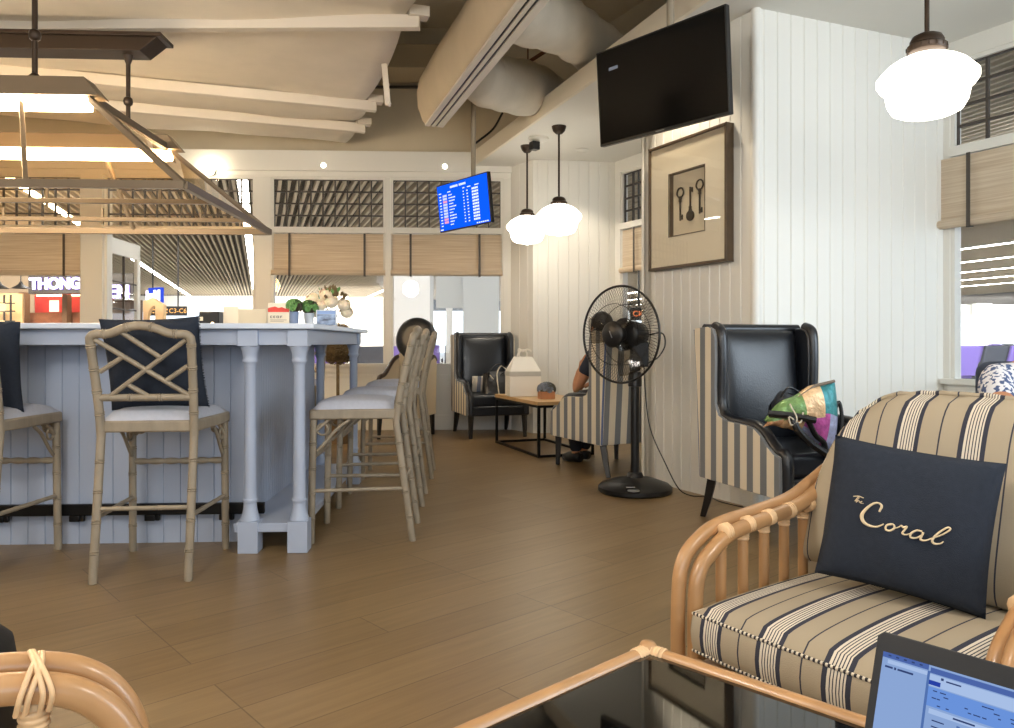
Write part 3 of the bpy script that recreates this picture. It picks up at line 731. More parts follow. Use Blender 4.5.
def rosette(mb, c, r, n=9, layers=3, mi=0, up=0.5, axis=None):
    M = T(*c) @ (V(axis).to_track_quat('Z', 'Y').to_matrix().to_4x4() if axis is not None else Matrix.Identity(4)); c = (0, 0, 0)
    for L_ in range(layers):
        rr = r * (1 - 0.28 * L_); k = n - 2 * L_
        for i in range(k):
            a = 2 * PI * (i + 0.5 * L_) / k; d = V((math.cos(a), math.sin(a), 0)); s = V((-math.sin(a), math.cos(a), 0))
            w = rr * 0.42; lift = up * (0.4 + 0.5 * L_)
            b = V(c); m_ = b + d * rr * 0.6 + V((0, 0, rr * lift * 0.6)); e = b + d * rr + V((0, 0, rr * lift * 1.4))
            vs = [b, m_ + s * w, e, m_ - s * w, m_ + V((0, 0, rr * 0.16))]
            mb._faces(vs, [(0, 1, 4), (1, 2, 4), (2, 3, 4), (3, 0, 4), (0, 3, 2, 1)], M, mi)
def succulent(loc, label, seed, pm, pr, ph):
    t = thing('succulent_pot', label, 'potted plant', loc, 0, None)
    mb = MB(); mb.lathe([(0.001, 0), (pr * 0.85, 0), (pr, ph), (pr * 0.9, ph), (pr * 0.85, ph * 0.85), (0.001, ph * 0.85)], n=24); mb.build('pot', pm, t, 40)
    rnd = random.Random(seed); mb = MB()
    for k in range(30):
        a = 2.4 * k; el = R(-12 + 100 * (k / 29)); ax = V((math.cos(a) * math.cos(el), math.sin(a) * math.cos(el), math.sin(el))); q = rnd.uniform(0.035, 0.046)
        c = (ax.x * q * 1.05, ax.y * q * 1.05, ph + 0.028 + ax.z * q)
        rosette(mb, c, rnd.uniform(0.020, 0.027), 8, 3, 0 if rnd.random() < 0.72 else 1, 0.5, ax)
    mb.ball((0, 0, ph + 0.028), 0.036, 12, 8, mi=1)
    mb.build('foliage', [GREEN, GREEND], t, 0)
    mb = MB()
    for k in range(7): a = k; mb.tube([(0.01 * math.cos(a), 0.01 * math.sin(a), ph * 0.8), (0.04 * math.cos(a), 0.04 * math.sin(a), ph + 0.05)], 0.004, 6)
    mb.build('stem', GREEND, t)
succulent(on_bar(-0.245, 0.98), 'green succulents in a round blue-grey pot beside the red card', 1, POTB, 0.030, 0.095)
succulent(on_bar(-0.17, 1.05), 'green succulents in a silvery pot between the blue-grey pot and the roses', 2, POTW, 0.032, 0.090)
t = thing('brown_jar', 'small brown jar behind the red and cream card', 'jar', on_bar(-0.285, 1.08)); mb = MB(); mb.lathe([(0.001, 0), (0.03, 0), (0.034, 0.03), (0.028, 0.075), (0.024, 0.08), (0.001, 0.08)], n=20); mb.build('body', POTBR, t, 40)
mb = MB(); mb.lathe([(0.001, 0.08), (0.026, 0.08), (0.026, 0.09), (0.006, 0.094), (0.001, 0.1)], n=20); mb.build('lid', POTBR, t, 40)
# rose bouquet
t = thing('rose_bouquet', 'bouquet of cream roses and brown leaves in a silver vase on the bar', 'flowers', on_bar(-0.075, 1.20))
mb = MB(); mb.lathe([(0.001, 0), (0.04, 0), (0.048, 0.05), (0.042, 0.09), (0.046, 0.10), (0.04, 0.10), (0.036, 0.06), (0.001, 0.01)], n=24); mb.build('vase', POTW, t, 40)
ROSE = mat('rose_petal', (252, 232, 202), 0.6, sss=0.15); LEAFB = mat('dry_leaf', (112, 92, 58), 0.6, var=0.25, vscale=20)
def rose(mb, c, r, tilt, az):
    M = T(*c) @ Euler((0, tilt, az)).to_matrix().to_4x4()
    mb.ball((0, 0, 0), r * 0.62, 12, 8, (1, 1, 1.15), M)
    for k, q, top, ph in ((4, 0.78, 32, 0.3), (5, 0.92, 48, 0.9), (6, 1.04, 62, 0.1)):
        for i in range(k):
            a0 = 2 * PI * i / k + ph
            def fp(u, v, a0=a0, q=q, top=top, k=k):
                a = a0 + (u - 0.5) * 2 * PI / k * 1.35 * (0.45 + 0.55 * math.sin(PI * min(1, 0.15 + 0.8 * v))); th = R(172 - (172 - top - 10 * (2 * u - 1) ** 2) * v); rr = r * q * (1 + 0.10 * max(0, v - 0.75) * 4 * (0.4 + q * .4))
                return (rr * math.sin(th) * math.cos(a), rr * math.sin(th) * math.sin(a), rr * math.cos(th))
            mb.grid(6, 7, fp, M)
    for ring, (k, rr, op) in enumerate(()):
        for i in range(k):
            a0 = 2 * PI * (i + 0.4 * ring) / k; wid = 2 * PI / k * 0.75
            def fn(u, v, a0=a0, rr=rr, op=op, wid=wid):
                a = a0 + (u - 0.5) * 2 * wid * (1 - 0.4 * v * v); h = r * (0.0 + 1.15 * v * (1.12 - 0.22 * op * 2 * v)); q = r * rr * (0.35 + 0.65 * math.sin(v * PI * 0.55)) + r * op * 0.28 * v * v
                return (q * math.cos(a), q * math.sin(a), h - r * 0.4)
            mb.grid(5, 5, fn, M)
rnd = random.Random(11)
spots = [(-0.095, -0.05, 0.185), (0.035, -0.085, 0.165), (-0.075, -0.075, 0.105), (0.105, -0.05, 0.150), (-0.015, -0.03, 0.215), (-0.035, -0.09, 0.145), (0.115, -0.01, 0.105)]
for c in spots:
    mb = MB(); rose(mb, c, 0.039, rnd.uniform(0.45, 0.8), math.atan2(c[1] - 0.12, c[0])); mb.build('rose', ROSE, t, 60, solid=0.001)
mb = MB()
for k in range(70):
    a = rnd.uniform(0, 2 * PI); el = rnd.uniform(-0.2, 1.3); q = rnd.uniform(0.07, 0.135); c = V((q * math.cos(a) * math.cos(el), 0.8 * q * math.sin(a) * math.cos(el), 0.13 + q * math.sin(el)))
    d = (c - V((0, 0, 0.1))).normalized(); s = d.cross(V((0.3, 0.2, 1))).normalized(); ln = rnd.uniform(0.03, 0.05)
    mb._faces([c, c + d * ln * .5 + s * ln * .3 + V((0, 0, .004)), c + d * ln, c + d * ln * .5 - s * ln * .3 + V((0, 0, .004))], [(0, 1, 2), (0, 2, 3)], mi=0 if rnd.random() < .85 else 1)
mb.build('leaves', [LEAFB, GREEN], t, 0, solid=0.001)
mb = MB()
for c in spots: mb.tube([(c[0] * .2, c[1] * .2, 0.02), c], 0.003, 6)
mb.build('stem', LEAFB, t)
# photo block
t = thing('photo_block', 'small acrylic photo block with a blue seascape below the roses', 'photo', on_bar(0.015, 0.62), TH + R(6))
mb = MB(); mb.box((-0.056, -0.012, 0), (0.056, 0.012, 0.092)); mb.build('acrylic_block', POTW, t, bevel=0.003)
def sea_mat():
    m = bpy.data.materials.new('seascape_print'); m.use_nodes = True; nt = m.node_tree; b = nt.nodes['Principled BSDF']; b.inputs['Roughness'].default_value = 0.25
    tc = nt.nodes.new('ShaderNodeTexCoord'); mp = nt.nodes.new('ShaderNodeMapping'); mp.inputs['Scale'].default_value = (18, 1, 40); n = nt.nodes.new('ShaderNodeTexNoise'); n.inputs['Scale'].default_value = 1.0
    nt.links.new(tc.outputs['Object'], mp.inputs[0]); nt.links.new(mp.outputs[0], n.inputs[0])
    r = nt.nodes.new('ShaderNodeValToRGB'); r.color_ramp.elements[0].position = 0.35; r.color_ramp.elements[0].color = lin((52, 62, 86)); r.color_ramp.elements[1].position = 0.65; r.color_ramp.elements[1].color = lin((150, 172, 206))
    nt.links.new(n.outputs['Fac'], r.inputs[0]); nt.links.new(r.outputs[0], b.inputs['Base Color']); return m
mb = MB(); mb.box((-0.050, -0.0135, 0.006), (0.050, -0.0118, 0.066)); mb.build('picture', sea_mat(), t, smooth=0)
mb = MB(); mb.box((-0.050, -0.0135, 0.067), (0.050, -0.0118, 0.086)); mb.build('picture_sky', mat('sky_print', (128, 156, 204), 0.3), t, smooth=0)
# pale screens and black device on the back of the bar
t = thing('pale_menu_board', 'plain pale board standing on the bar between black device and red card', 'board', on_bar(-0.60, 1.36), TH)
mb = MB(); mb.box((-0.09, -0.006, 0), (0.095, 0.006, 0.128)); mb.build('board', mat('pale_board', (206, 198, 178), 0.5), t, bevel=0.002)
mb = MB(); mb.box((-0.19, 0.008, 0), (-0.09, 0.018, 0.145)); mb.build('side_board', mat('pale_board_light', (224, 216, 200), 0.5), t, bevel=0.002)
mb = MB(); mb.box((-0.19, -0.03, -0.0), (0.095, 0.05, 0.006)); mb.build('foot', WHITE, t, bevel=0.002)
t = thing('coffee_machine', 'black box-shaped device standing on the bar left of the pale board', 'machine', on_bar(-0.87, 1.38), TH)
mb = MB(); mb.box((-0.064, -0.05, 0), (0.064, 0.10, 0.11)); mb.build('body', BLACK, t, bevel=0.008)
mb = MB(); mb.box((-0.056, -0.054, 0.05), (-0.036, -0.05, 0.075)); mb.build('paper_label', CREAM, t, smooth=0)
mb = MB(); mb.lathe([(0.001, 0), (0.012, 0), (0.012, 0.004), (0.001, 0.006)], n=14, M=T(0.024, -0.05, 0.03) @ Matrix.Rotation(R(90), 4, 'X')); mb.build('lit_button', emat('button_glow', (255, 225, 170), 3), t)
# ------------------------------------------------------------------ wing armchair (faces -y, origin under the centre; depth -0.36..0.36)
def make_wing(label, group, lea=LEATHER, stripe=STRIPE):
    t = thing('wing_armchair', label, 'armchair', group=group)
    W = 0.335
    # side outline in (y, z): rear y=+0.37
    side = [(0.335, 0.235), (0.345, 0.45), (0.365, 0.75), (0.395, 1.06), (0.385, 1.08), (0.25, 1.085), (0.205, 1.07), (0.185, 1.03), (0.180, 0.90), (0.185, 0.75), (0.182, 0.66), (0.15, 0.60), (0.08, 0.578),
            (-0.10, 0.572), (-0.17, 0.560), (-0.22, 0.53), (-0.27, 0.485), (-0.32, 0.455), (-0.365, 0.44), (-0.37, 0.255), (-0.36, 0.24)]
    for s in (-1, 1):
        mb = MB(); mb.prism(side, s * (W - 0.012), s * (W + 0.012), 'x'); mb.build('side_panel', stripe, t, smooth=0, bevel=0.004)
        # leather lining of wing and arm with a rolled front edge
        inner = [(a - (0.006 if a < 0.3 else -0.02), b - 0.004) for a, b in side]
        mb = MB(); mb.prism([(min(a, 0.30), b) for a, b in inner], s * (W - 0.070), s * (W - 0.012), 'x')
        mb.build('wing_lining', lea, t, smooth=40, bevel=0.02, bseg=3)
        edge = [(s * (W - 0.035), a, b) for a, b in side[5:20]]
        mb = MB(); mb.tube(smoothpath(edge, 3), 0.030, 12); mb.build('rolled_edge', lea, t, 80)
    mb = MB(); mb.prism([(0.335, 0.235), (0.395, 1.075), (0.37, 1.085), (0.30, 0.235)], -W + 0.01, W - 0.01, 'x'); mb.build('back_panel', stripe, t, smooth=0, bevel=0.004)
    mb = MB()
    for s in (-1, 1): mb.tube([(s * (W + 0.004), 0.338, 0.24), (s * (W + 0.004), 0.366, 0.75), (s * (W + 0.004), 0.397, 1.07)], 0.007, 8)
    mb.build('piping', mat('blue_piping', (96, 112, 150), 0.7) if 'blue_piping' not in MATS else MATS['blue_piping'], t)
    def bk(u, v):
        a, b = 2 * u - 1, 2 * v - 1; e = (1 - abs(a) ** 6) * (1 - abs(b) ** 8)
        z = 0.40 + 0.69 * v; return (a * (W - 0.05), 0.31 + 0.055 * (z - 0.4) / 0.68 - 0.10 * max(e, 0) ** 0.35 - 0.02 * math.sin(PI * u) * math.sin(PI * v), z)
    mb = MB(); mb.grid(24, 24, bk); mb.build('backrest', lea, t, 80)
    mb = MB(); mb.tube([(-W + 0.02, 0.335, 1.075), (W - 0.02, 0.335, 1.075)], 0.028, 12); mb.build('top_roll', lea, t)
    mb = MB(); mb.box((-W + 0.035, -0.365, 0.325), (W - 0.035, 0.26, 0.455)); mb.build('seat_cushion', lea, t, 60, bevel=0.035, bseg=4)
    mb = MB(); mb.box((-W + 0.005, -0.375, 0.235), (W - 0.005, 0.30, 0.335)); mb.build('seat_rail', lea, t, 40, bevel=0.012)
    for sx_ in (-1, 1):
        mb = MB(); mb.tube([(sx_ * 0.29, -0.33, 0.245), (sx_ * 0.295, -0.335, 0.0)], [0.034, 0.021], 4); mb.build('leg', BLKWOOD, t, 0, bevel=0.003)
        mb = MB(); mb.tube([(sx_ * 0.29, 0.29, 0.245), (sx_ * 0.295, 0.33, 0.11), (sx_ * 0.30, 0.375, 0.0)], [0.034, 0.028, 0.021], 4); mb.build('leg', BLKWOOD, t, 0, bevel=0.003)
    return t
WG = 'striped wing armchairs with leather insides'
def face(dx, dy): return math.atan2(dx, -dy)             # rotation so that local -y points along (dx,dy)
w1 = make_wing('black leather wing armchair with striped outsides by the back window, black handbag on it', WG)
w1.location = (-0.19, 8.24, 0); w1.rotation_euler.z = face(0.20, -0.66)
w2 = dup(w1, (0.834, 6.056, 0), face(-0.474, 0.88), 'striped wing armchair seen from behind, a seated person inside, behind the pedestal fan')
w3 = dup(w1, (1.525, 4.10, 0), face(0.30, -0.95), 'striped wing armchair with black leather inside standing against the corner of the panelled walls')
# person 1 armchair partner by the window: round-backed
t = thing('tub_armchair', 'round-backed black leather armchair with beige sides at the back window behind the stools', 'armchair', (-1.06, 8.02, 0), face(-0.25, -0.97))
mb = MB()
def oval(u, v):
    a = 2 * PI * u; q = [(0.001, -0.03), (0.13, -0.035), (0.205, -0.03), (0.232, -0.005), (0.232, 0.02), (0.21, 0.045), (0.13, 0.055), (0.001, 0.055)][min(7, int(v * 7 + .5))]
    return (q[0] * math.cos(a), 0.27 + q[1] + 0.10 * (q[0] * math.sin(a) * 1.0), 1.03 + q[0] * 1.02 * math.sin(a))
mb.grid(40, 7, oval); mb.build('backrest', LEATHER, t, 60)
mb = MB(); mb.box((-0.18, -0.30, 0.30), (0.18, 0.26, 0.45)); mb.build('seat_cushion', LEATHER, t, 50, bevel=0.03, bseg=3)
BEIGE = mat('beige_fabric', (200, 184, 156), 0.9)
for s in (-1, 1):
    sp = [(0.30, 0.22), (0.33, 0.80), (0.26, 0.84), (0.10, 0.79), (-0.10, 0.66), (-0.26, 0.60), (-0.30, 0.22)]
    mb = MB(); mb.prism(sp, s * 0.185, s * 0.222, 'x'); mb.build('side_panel', BEIGE, t, 0, bevel=0.01)
    mb = MB(); mb.tube(smoothpath([(s * 0.204, a, b) for a, b in sp[1:]], 4), 0.024, 10); mb.build('rolled_edge', mat('brown_leather', (62, 46, 36), 0.4) if 'brown_leather' not in MATS else MATS['brown_leather'], t)
    for y in (-0.26, 0.26):
        mb = MB(); mb.tube([(s * 0.19, y, 0.24), (s * 0.19, y * 1.1, 0)], [0.03, 0.02], 4); mb.build('leg', BLKWOOD, t, 0)
mb = MB(); mb.box((-0.19, 0.24, 0.22), (0.19, 0.30, 0.88)); mb.build('back_panel', BEIGE, t, 0, bevel=0.01)
mb = MB(); mb.box((-0.19, -0.29, 0.22), (0.19, 0.26, 0.31)); mb.build('seat_rail', BEIGE, t, 0, bevel=0.01)

# ------------------------------------------------------------------ low side table with steel frame
ta = V((-0.102, 7.54)); tb = V((0.274, 6.56)); tl = (tb - ta); TLn = tl.length; tl = tl / TLn; tw = V((-tl.y, tl.x)); TW = 0.52
t = thing('side_table', 'low side table with oak top and thin black steel frame between the armchairs', 'table', (ta.x, ta.y, 0), math.atan2(tl.y, tl.x))
mb = MB(); mb.box((-0.015, -0.015, 0.452), (TLn + 0.015, TW + 0.015, 0.484)); mb.build('tabletop', WOODT, t, 0, bevel=0.003)
for (x, y) in ((0, 0), (TLn, 0), (TLn, TW), (0, TW)):
    mb = MB(); mb.cbox((x, y, 0.226), (0.022, 0.022, 0.452)); mb.build('leg', BLKMET, t, 0)
mb = MB()
for z in (0.011, 0.441):
    mb.box((0, -0.011, z - 0.011), (TLn, 0.011, z + 0.011)); mb.box((0, TW - 0.011, z - 0.011), (TLn, TW + 0.011, z + 0.011))
    mb.box((-0.011, 0, z - 0.011), (0.011, TW, z + 0.011)); mb.box((TLn - 0.011, 0, z - 0.011), (TLn + 0.011, TW, z + 0.011))
mb.build('frame_rail', BLKMET, t, 0)
TM = T(ta.x, ta.y, 0) @ Rz(math.atan2(tl.y, tl.x))
# cake box in carrier bag shape
p = TM @ V((0.32, 0.15, 0.485))
t = thing('cake_box', 'white gable-topped cake box with tied handles on the low side table', 'box', p, R(12))
PAPER = mat('white_card', (244, 240, 230), 0.5); FILM = mat('clear_band', (206, 204, 196), 0.3)
t.scale = (1.12, 1.12, 1.15)
a, b = 0.135, 0.10
mb = MB(); mb.box((-a, -b, 0), (a, b, 0.165)); mb.build('box_body', PAPER, t, 0, bevel=0.004)
mb = MB(); mb.box((-a - 0.002, -b - 0.002, 0.165), (a + 0.002, b + 0.002, 0.205)); mb.build('film_band', FILM, t, 0, bevel=0.004)
mb = MB(); v0 = [(-a, -b, 0.205), (a, -b, 0.205), (a, b, 0.205), (-a, b, 0.205), (-0.080, -0.014, 0.325), (0.080, -0.014, 0.325), (0.080, 0.014, 0.325), (-0.080, 0.014, 0.325)]
mb._faces(v0, [(0, 3, 2, 1), (0, 1, 5, 4), (1, 2, 6, 5), (2, 3, 7, 6), (3, 0, 4, 7), (4, 5, 6, 7)]); mb.build('gable_lid', PAPER, t, 0, bevel=0.004)
mb = MB(); mb.tube(arc((0, -0.004, 0.345), 0.035, 0, 360, 18), 0.006, 6); mb.tube(smoothpath([(-0.05, 0, 0.33), (-0.03, 0, 0.375), (0.0, 0, 0.372), (0.04, 0, 0.385), (0.075, 0, 0.37)]), 0.008, 6)
mb.tube(smoothpath([(0.0, 0, 0.372), (-0.035, 0.004, 0.388), (-0.045, 0.004, 0.37)]), 0.007, 6); mb.build('tied_handle', PAPER, t)
# small plant in wooden box
p = TM @ V((0.76, 0.20, 0.485))
t = thing('plant_box', 'pale dried succulents in a small terracotta wooden box on the low side table', 'potted plant', p, math.atan2(tl.y, tl.x) + R(88))
TERR = mat('terracotta_wood', (190, 132, 92), 0.6, var=0.1, vscale=12); GREY = mat('dusty_blue_leaf', (128, 136, 148), 0.6, var=0.2, vscale=30); DUST = mat('dusty_green_leaf', (92, 92, 74), 0.6, var=0.2, vscale=30)
mb = MB(); mb.box((-0.066, -0.05, 0), (0.066, 0.05, 0.066)); mb.build('planter', TERR, t, 0, bevel=0.003)
rnd = random.Random(5); mb = MB()
for k in range(46):
    a = 2.4 * k; el = R(-8 + 98 * k / 45); ax = V((math.cos(a) * math.cos(el), math.sin(a) * math.cos(el), math.sin(el)))
    c = (ax.x * 0.078, ax.y * 0.058, 0.085 + ax.z * 0.055)
    rosette(mb, c, rnd.uniform(0.024, 0.032), 8, 3, 0 if (c[0] < 0.035 and rnd.random() < .8) else 1, 0.5, ax)
mb.ball((0, 0, 0.08), 0.05, 12, 8, (1.2, .9, .9), mi=1)
mb.build('foliage', [GREY, DUST], t, 0)

# ------------------------------------------------------------------ black handbag on the far wing chair
t = thing('handbag', 'black leather handbag with looped handles lying on the armchair by the back window', 'handbag', (-0.09, 8.05, 0.455), face(0.20, -0.66))
mb = MB()
def hb(u, v):
    a = 2 * PI * u; z = 0.24 * v; w = (0.175 - 0.02 * v) * (1 + 0.03 * math.sin(3 * a)); d = 0.075 * (1 - 0.75 * v) + 0.01
    c, s = math.cos(a), math.sin(a); sg = lambda q: math.copysign(abs(q) ** 0.6, q)
    return (w * sg(c), d * sg(s) + 0.05 * v * v, z * (1 - 0.12 * sg(c) ** 2 * v) + 0.004 * math.sin(5 * a) * v)
mb.grid(32, 12, hb); mb.grid(1, 1, lambda u, v: (-.15 + .3 * u, -.06 + .12 * v, 0.002)); mb.build('bag_body', mat('soft_black_leather', (26, 25, 26), 0.35, spec=0.6, bump=0.4, bscale=18), t, 70)
TRIM = mat('cream_piping', (214, 204, 184), 0.5)
mb = MB()
mb.tube(smoothpath([(-0.02, -0.085, 0.0), (-0.03, -0.075, 0.10), (-0.02, -0.02, 0.22), (0.04, 0.03, 0.29), (0.10, 0.045, 0.25)]), 0.007, 8)
mb.build('handle', TRIM, t)
mb = MB(); mb.tube(smoothpath([(0.02, -0.02, 0.20), (0.08, -0.01, 0.24), (0.16, 0.03, 0.30), (0.20, 0.06, 0.33)]), 0.008, 8); mb.tube(smoothpath([(-0.12, -0.02, 0.16), (-0.10, -0.03, 0.25), (0.0, 0.0, 0.31), (0.1, 0.02, 0.27)]), 0.008, 8); mb.build('handle', BLACK, t)
mb = MB(); mb.bar((-0.115, -0.07, 0.20), (-0.075, -0.068, 0.155), 0.02, 0.008); mb.build('tag', TRIM, t, 0)
t = thing('folded_cloth', 'small pale striped cloth behind the black handbag on the far armchair', 'cloth', (-0.265, 8.12, 0.46), face(0.20, -0.66))
mb = MB(); mb.grid(10, 10, lambda u, v: (-0.09 + 0.18 * u, 0.10 - 0.05 * v + 0.01 * math.sin(u * 9), 0.002 + 0.17 * v))
mb.build('cloth', stripe_mat('cloth_stripe', 0.09, [(0.0, (212, 204, 190)), (0.62, (116, 122, 140))]), t, 60, solid=0.02)

# ------------------------------------------------------------------ multicoloured bag on the near wing chair
t = thing('patchwork_bag', 'shiny patchwork tote bag in peach, teal, pink and green lying on the leather armchair arm', 'bag', (1.47, 3.74, 0.60), 0)
def patch_mat():
    m = bpy.data.materials.new('patchwork_foil'); m.use_nodes = True; nt = m.node_tree; b = nt.nodes['Principled BSDF']
    b.inputs['Roughness'].default_value = 0.35; b.inputs['Metallic'].default_value = 0.35
    tc = nt.nodes.new('ShaderNodeTexCoord'); n2 = nt.nodes.new('ShaderNodeTexNoise'); n2.inputs['Scale'].default_value = 45; nt.links.new(tc.outputs['Object'], n2.inputs[0])
    bp = nt.nodes.new('ShaderNodeBump'); bp.inputs['Strength'].default_value = 0.7; bp.inputs['Distance'].default_value = 0.02; nt.links.new(n2.outputs['Fac'], bp.inputs['Height']); nt.links.new(bp.outputs[0], b.inputs['Normal'])
    return m
def foil(name, rgb): 
    m = mat(name, rgb, 0.32, 0.3, var=0.22, vscale=40, bump=0.6, bscale=40); return m
FO = [foil('foil_peach', (236, 196, 150)), foil('foil_teal', (60, 140, 146)), foil('foil_pink', (206, 100, 176)), foil('foil_lilac', (176, 184, 222)), foil('foil_green', (122, 158, 96)), foil('foil_tan', (196, 150, 112))]
# bag as a flattened pouch in a plane facing the camera, u along, v up
def pch(sgn):
    def fn(u, v):
        a, b = 2 * u - 1, 2 * v - 1; e = max(0, (1 - a * a) * (1 - b * b)) ** 0.45
        top = 0.125 + 0.085 * u; bot = -0.02 - 0.20 * max(0, u - 0.35) * 1.0
        z = bot + (top - bot) * v - (0.10 * (1 - u) ** 3) * v
        return (-0.21 + 0.37 * u + 0.02 * math.sin(v * 3), sgn * 0.055 * e + 0.05 * u, z + 0.008 * math.sin(u * 14 + v * 5))
    return fn
def pcol(u, v):
    if u < 0.18: return 5 if v < 0.5 else 4
    if u < 0.50: return 4 if v > 0.35 else 0
    if u < 0.74: return 0 if v > 0.42 else (2 if v > 0.12 else 3)
    return 1 if v > 0.45 else (2 if u < 0.82 else 3)
mb = MB(); mb.grid(26, 20, pch(-1), mif=pcol); mb.grid(26, 20, pch(1), mif=pcol); mb.build('bag_body', FO, t, 70)
mb = MB(); mb.tube([(-0.20, -0.048, 0.052), (-0.10, -0.066, 0.045), (0.02, -0.068, 0.022)], 0.017, 8); mb.build('black_band', BLACK, t)
mb = MB(); mb.tube(smoothpath([(-0.09, -0.062, 0.05), (-0.07, -0.075, -0.02), (0.0, -0.06, -0.09), (0.09, -0.03, -0.15), (0.12, 0.0, -0.21)]), 0.018, 8); mb.tube(smoothpath([(-0.02, -0.06, 0.04), (0.03, -0.04, -0.05), (0.09, 0.0, -0.10), (0.10, 0.01, -0.20)]), 0.014, 8)
mb.tube(smoothpath([(0.16, 0.05, 0.05), (0.185, 0.05, 0.10), (0.20, 0.05, 0.02), (0.19, 0.05, -0.1)]), 0.010, 8); mb.build('strap', BLACK, t)
mb = MB(); mb.tube(smoothpath([(-0.10, -0.06, 0.10), (-0.075, -0.085, 0.03), (-0.10, -0.08, 0.0), (-0.11, -0.08, 0.04), (-0.06, -0.08, 0.01), (-0.04, -0.07, 0.06)]), 0.004, 6); mb.build('cord_tie', TRIM, t)
mb = MB(); mb.tube([(-0.05, 0.0, 0.115), (0.06, 0.02, 0.185), (0.16, 0.045, 0.205)], 0.008, 8); mb.build('rim', mat('rim_grey', (122, 108, 92), 0.5), t)
t = thing('black_pouch', 'small crumpled black pouch tucked behind the patchwork bag', 'pouch', (1.47, 3.93, 0.585), R(10))
mb = MB(); mb.grid(20, 14, lambda u, v: (-0.10 + 0.2 * u, 0.05 * math.cos(PI * u * 2) * (1 - v) + 0.02 * v, 0.0 + (0.16 - 0.07 * (2 * u - 1) ** 2 + 0.02 * math.sin(u * 8)) * v))
mb.grid(20, 14, lambda u, v: (-0.10 + 0.2 * u, 0.05 + 0.05 * math.sin(PI * u) * (1 - v), (0.15 - 0.07 * (2 * u - 1) ** 2) * v)); mb.build('pouch_body', mat('pouch_cloth', (36, 36, 40), 0.5, bump=0.5, bscale=20), t, 60)
mb = MB(); mb.tube(smoothpath([(-0.06, 0.0, 0.13), (-0.02, -0.01, 0.18), (0.04, 0, 0.16)]), 0.006, 6); mb.build('drawstring', BLACK, t)

# ------------------------------------------------------------------ pedestal fan
t = thing('pedestal_fan', 'tall black pedestal fan on a round base in front of the panelled pier', 'fan', (0.855, 5.08, 0), 0)
mb = MB(); mb.lathe([(0.001, 0), (0.235, 0), (0.245, 0.01), (0.245, 0.035), (0.225, 0.055), (0.14, 0.085), (0.06, 0.10), (0.045, 0.13), (0.001, 0.13)], n=48); mb.build('base', BLACK, t, 40)
mb = MB(); mb.cyl((0, 0, 0.1), (0, 0, 0.72), 0.029, n=20); mb.cyl((0, 0, 0.7), (0, 0, 0.98), 0.021, n=20); mb.build('pole', BLACK, t)
mb = MB(); mb.lathe([(0.03, 0.70), (0.046, 0.705), (0.046, 0.77), (0.038, 0.80), (0.03, 0.80)], n=20); mb.lathe([(0.02, 0.80), (0.036, 0.81), (0.036, 0.86), (0.02, 0.87)], n=20); mb.build('collar', BLACK, t)
mb = MB(); mb.box((-0.03, -0.045, 0.835), (0.085, 0.035, 1.0)); mb.build('control_box', BLACK, t, bevel=0.008)
mb = MB(); mb.lathe([(0.001, 0), (0.04, 0.002), (0.04, 0.006), (0.001, 0.008)], n=16, M=T(-0.05, -0.245, 0.05)); mb.box((-0.09, -0.212, 0.066), (-0.035, -0.198, 0.070)); mb.build('badge', mat('silver_badge', (190, 190, 190), 0.3, 0.8), t, 0)
az = math.atan2(-0.985, -0.17) - R(38)
M = T(-0.02, -0.0, 1.05) @ Matrix.Rotation(az, 4, 'Z') @ Matrix.Rotation(R(90), 4, 'Y')    # local +z -> facing direction
def add(nm, mb_, m=BLACK, sm=50):
    return mb_.build(nm, m, t, sm)
RG = 0.318; z0 = 0.125
mb = MB(); mb.lathe([(0.001, -0.10), (0.05, -0.10), (0.08, -0.08), (0.09, -0.02), (0.09, 0.05), (0.075, 0.07), (0.001, 0.07)], n=28, M=M); add('motor', mb)
mb = MB(); mb.lathe([(0.001, 0.07), (0.10, 0.072), (0.11, 0.085), (0.10, 0.095), (0.001, 0.095)], n=28, M=M); add('motor_ring', mb)
mb = MB(); mb.tube([M @ V((0, 0, 0.0)), (0, 0, 0.96)], 0.03, 12); mb.cyl((0, 0, 0.95), (0, 0, 1.0), 0.036, n=16); add('neck', mb)
def cage(sg):
    mb = MB(); prof = [(0.085, z0 + sg * 0.075), (0.16, z0 + sg * 0.070), (0.25, z0 + sg * 0.05), (0.30, z0 + sg * 0.025), (RG, z0 + sg * 0.004)]
    for k in range(90):
        a = 2 * PI * k / 90; mb.tube([M @ V((r * math.cos(a + 0.25 * (1 - r / RG)), r * math.sin(a + 0.25 * (1 - r / RG)), z)) for r, z in prof], 0.0011, 4, cap=False)
    for r, z in ((0.085, z0 + sg * 0.075), (0.20, z0 + sg * 0.062)): mb.tube([M @ V((r * math.cos(2 * PI * k / 48), r * math.sin(2 * PI * k / 48), z)) for k in range(48)], 0.0022, 5, closed=True)
    return mb
add('front_grille', cage(1), BLKMET); add('rear_grille', cage(-1), BLKMET)
mb = MB(); mb.tube([M @ V((RG * math.cos(2 * PI * k / 64), RG * math.sin(2 * PI * k / 64), z0)) for k in range(64)], 0.008, 10, closed=True); add('rim', mb)
mb = MB(); mb.lathe([(0.001, z0 + 0.068), (0.082, z0 + 0.068), (0.085, z0 + 0.08), (0.07, z0 + 0.092), (0.001, z0 + 0.094)], n=28, M=M); add('hub_cap', mb)
mb = MB(); mb.bar(M @ V((-0.022, -0.008, z0 + 0.096)), M @ V((0.022, 0.012, z0 + 0.096)), 0.008, 0.003); mb.build('logo_plate', MATS['silver_badge'], t, 0)
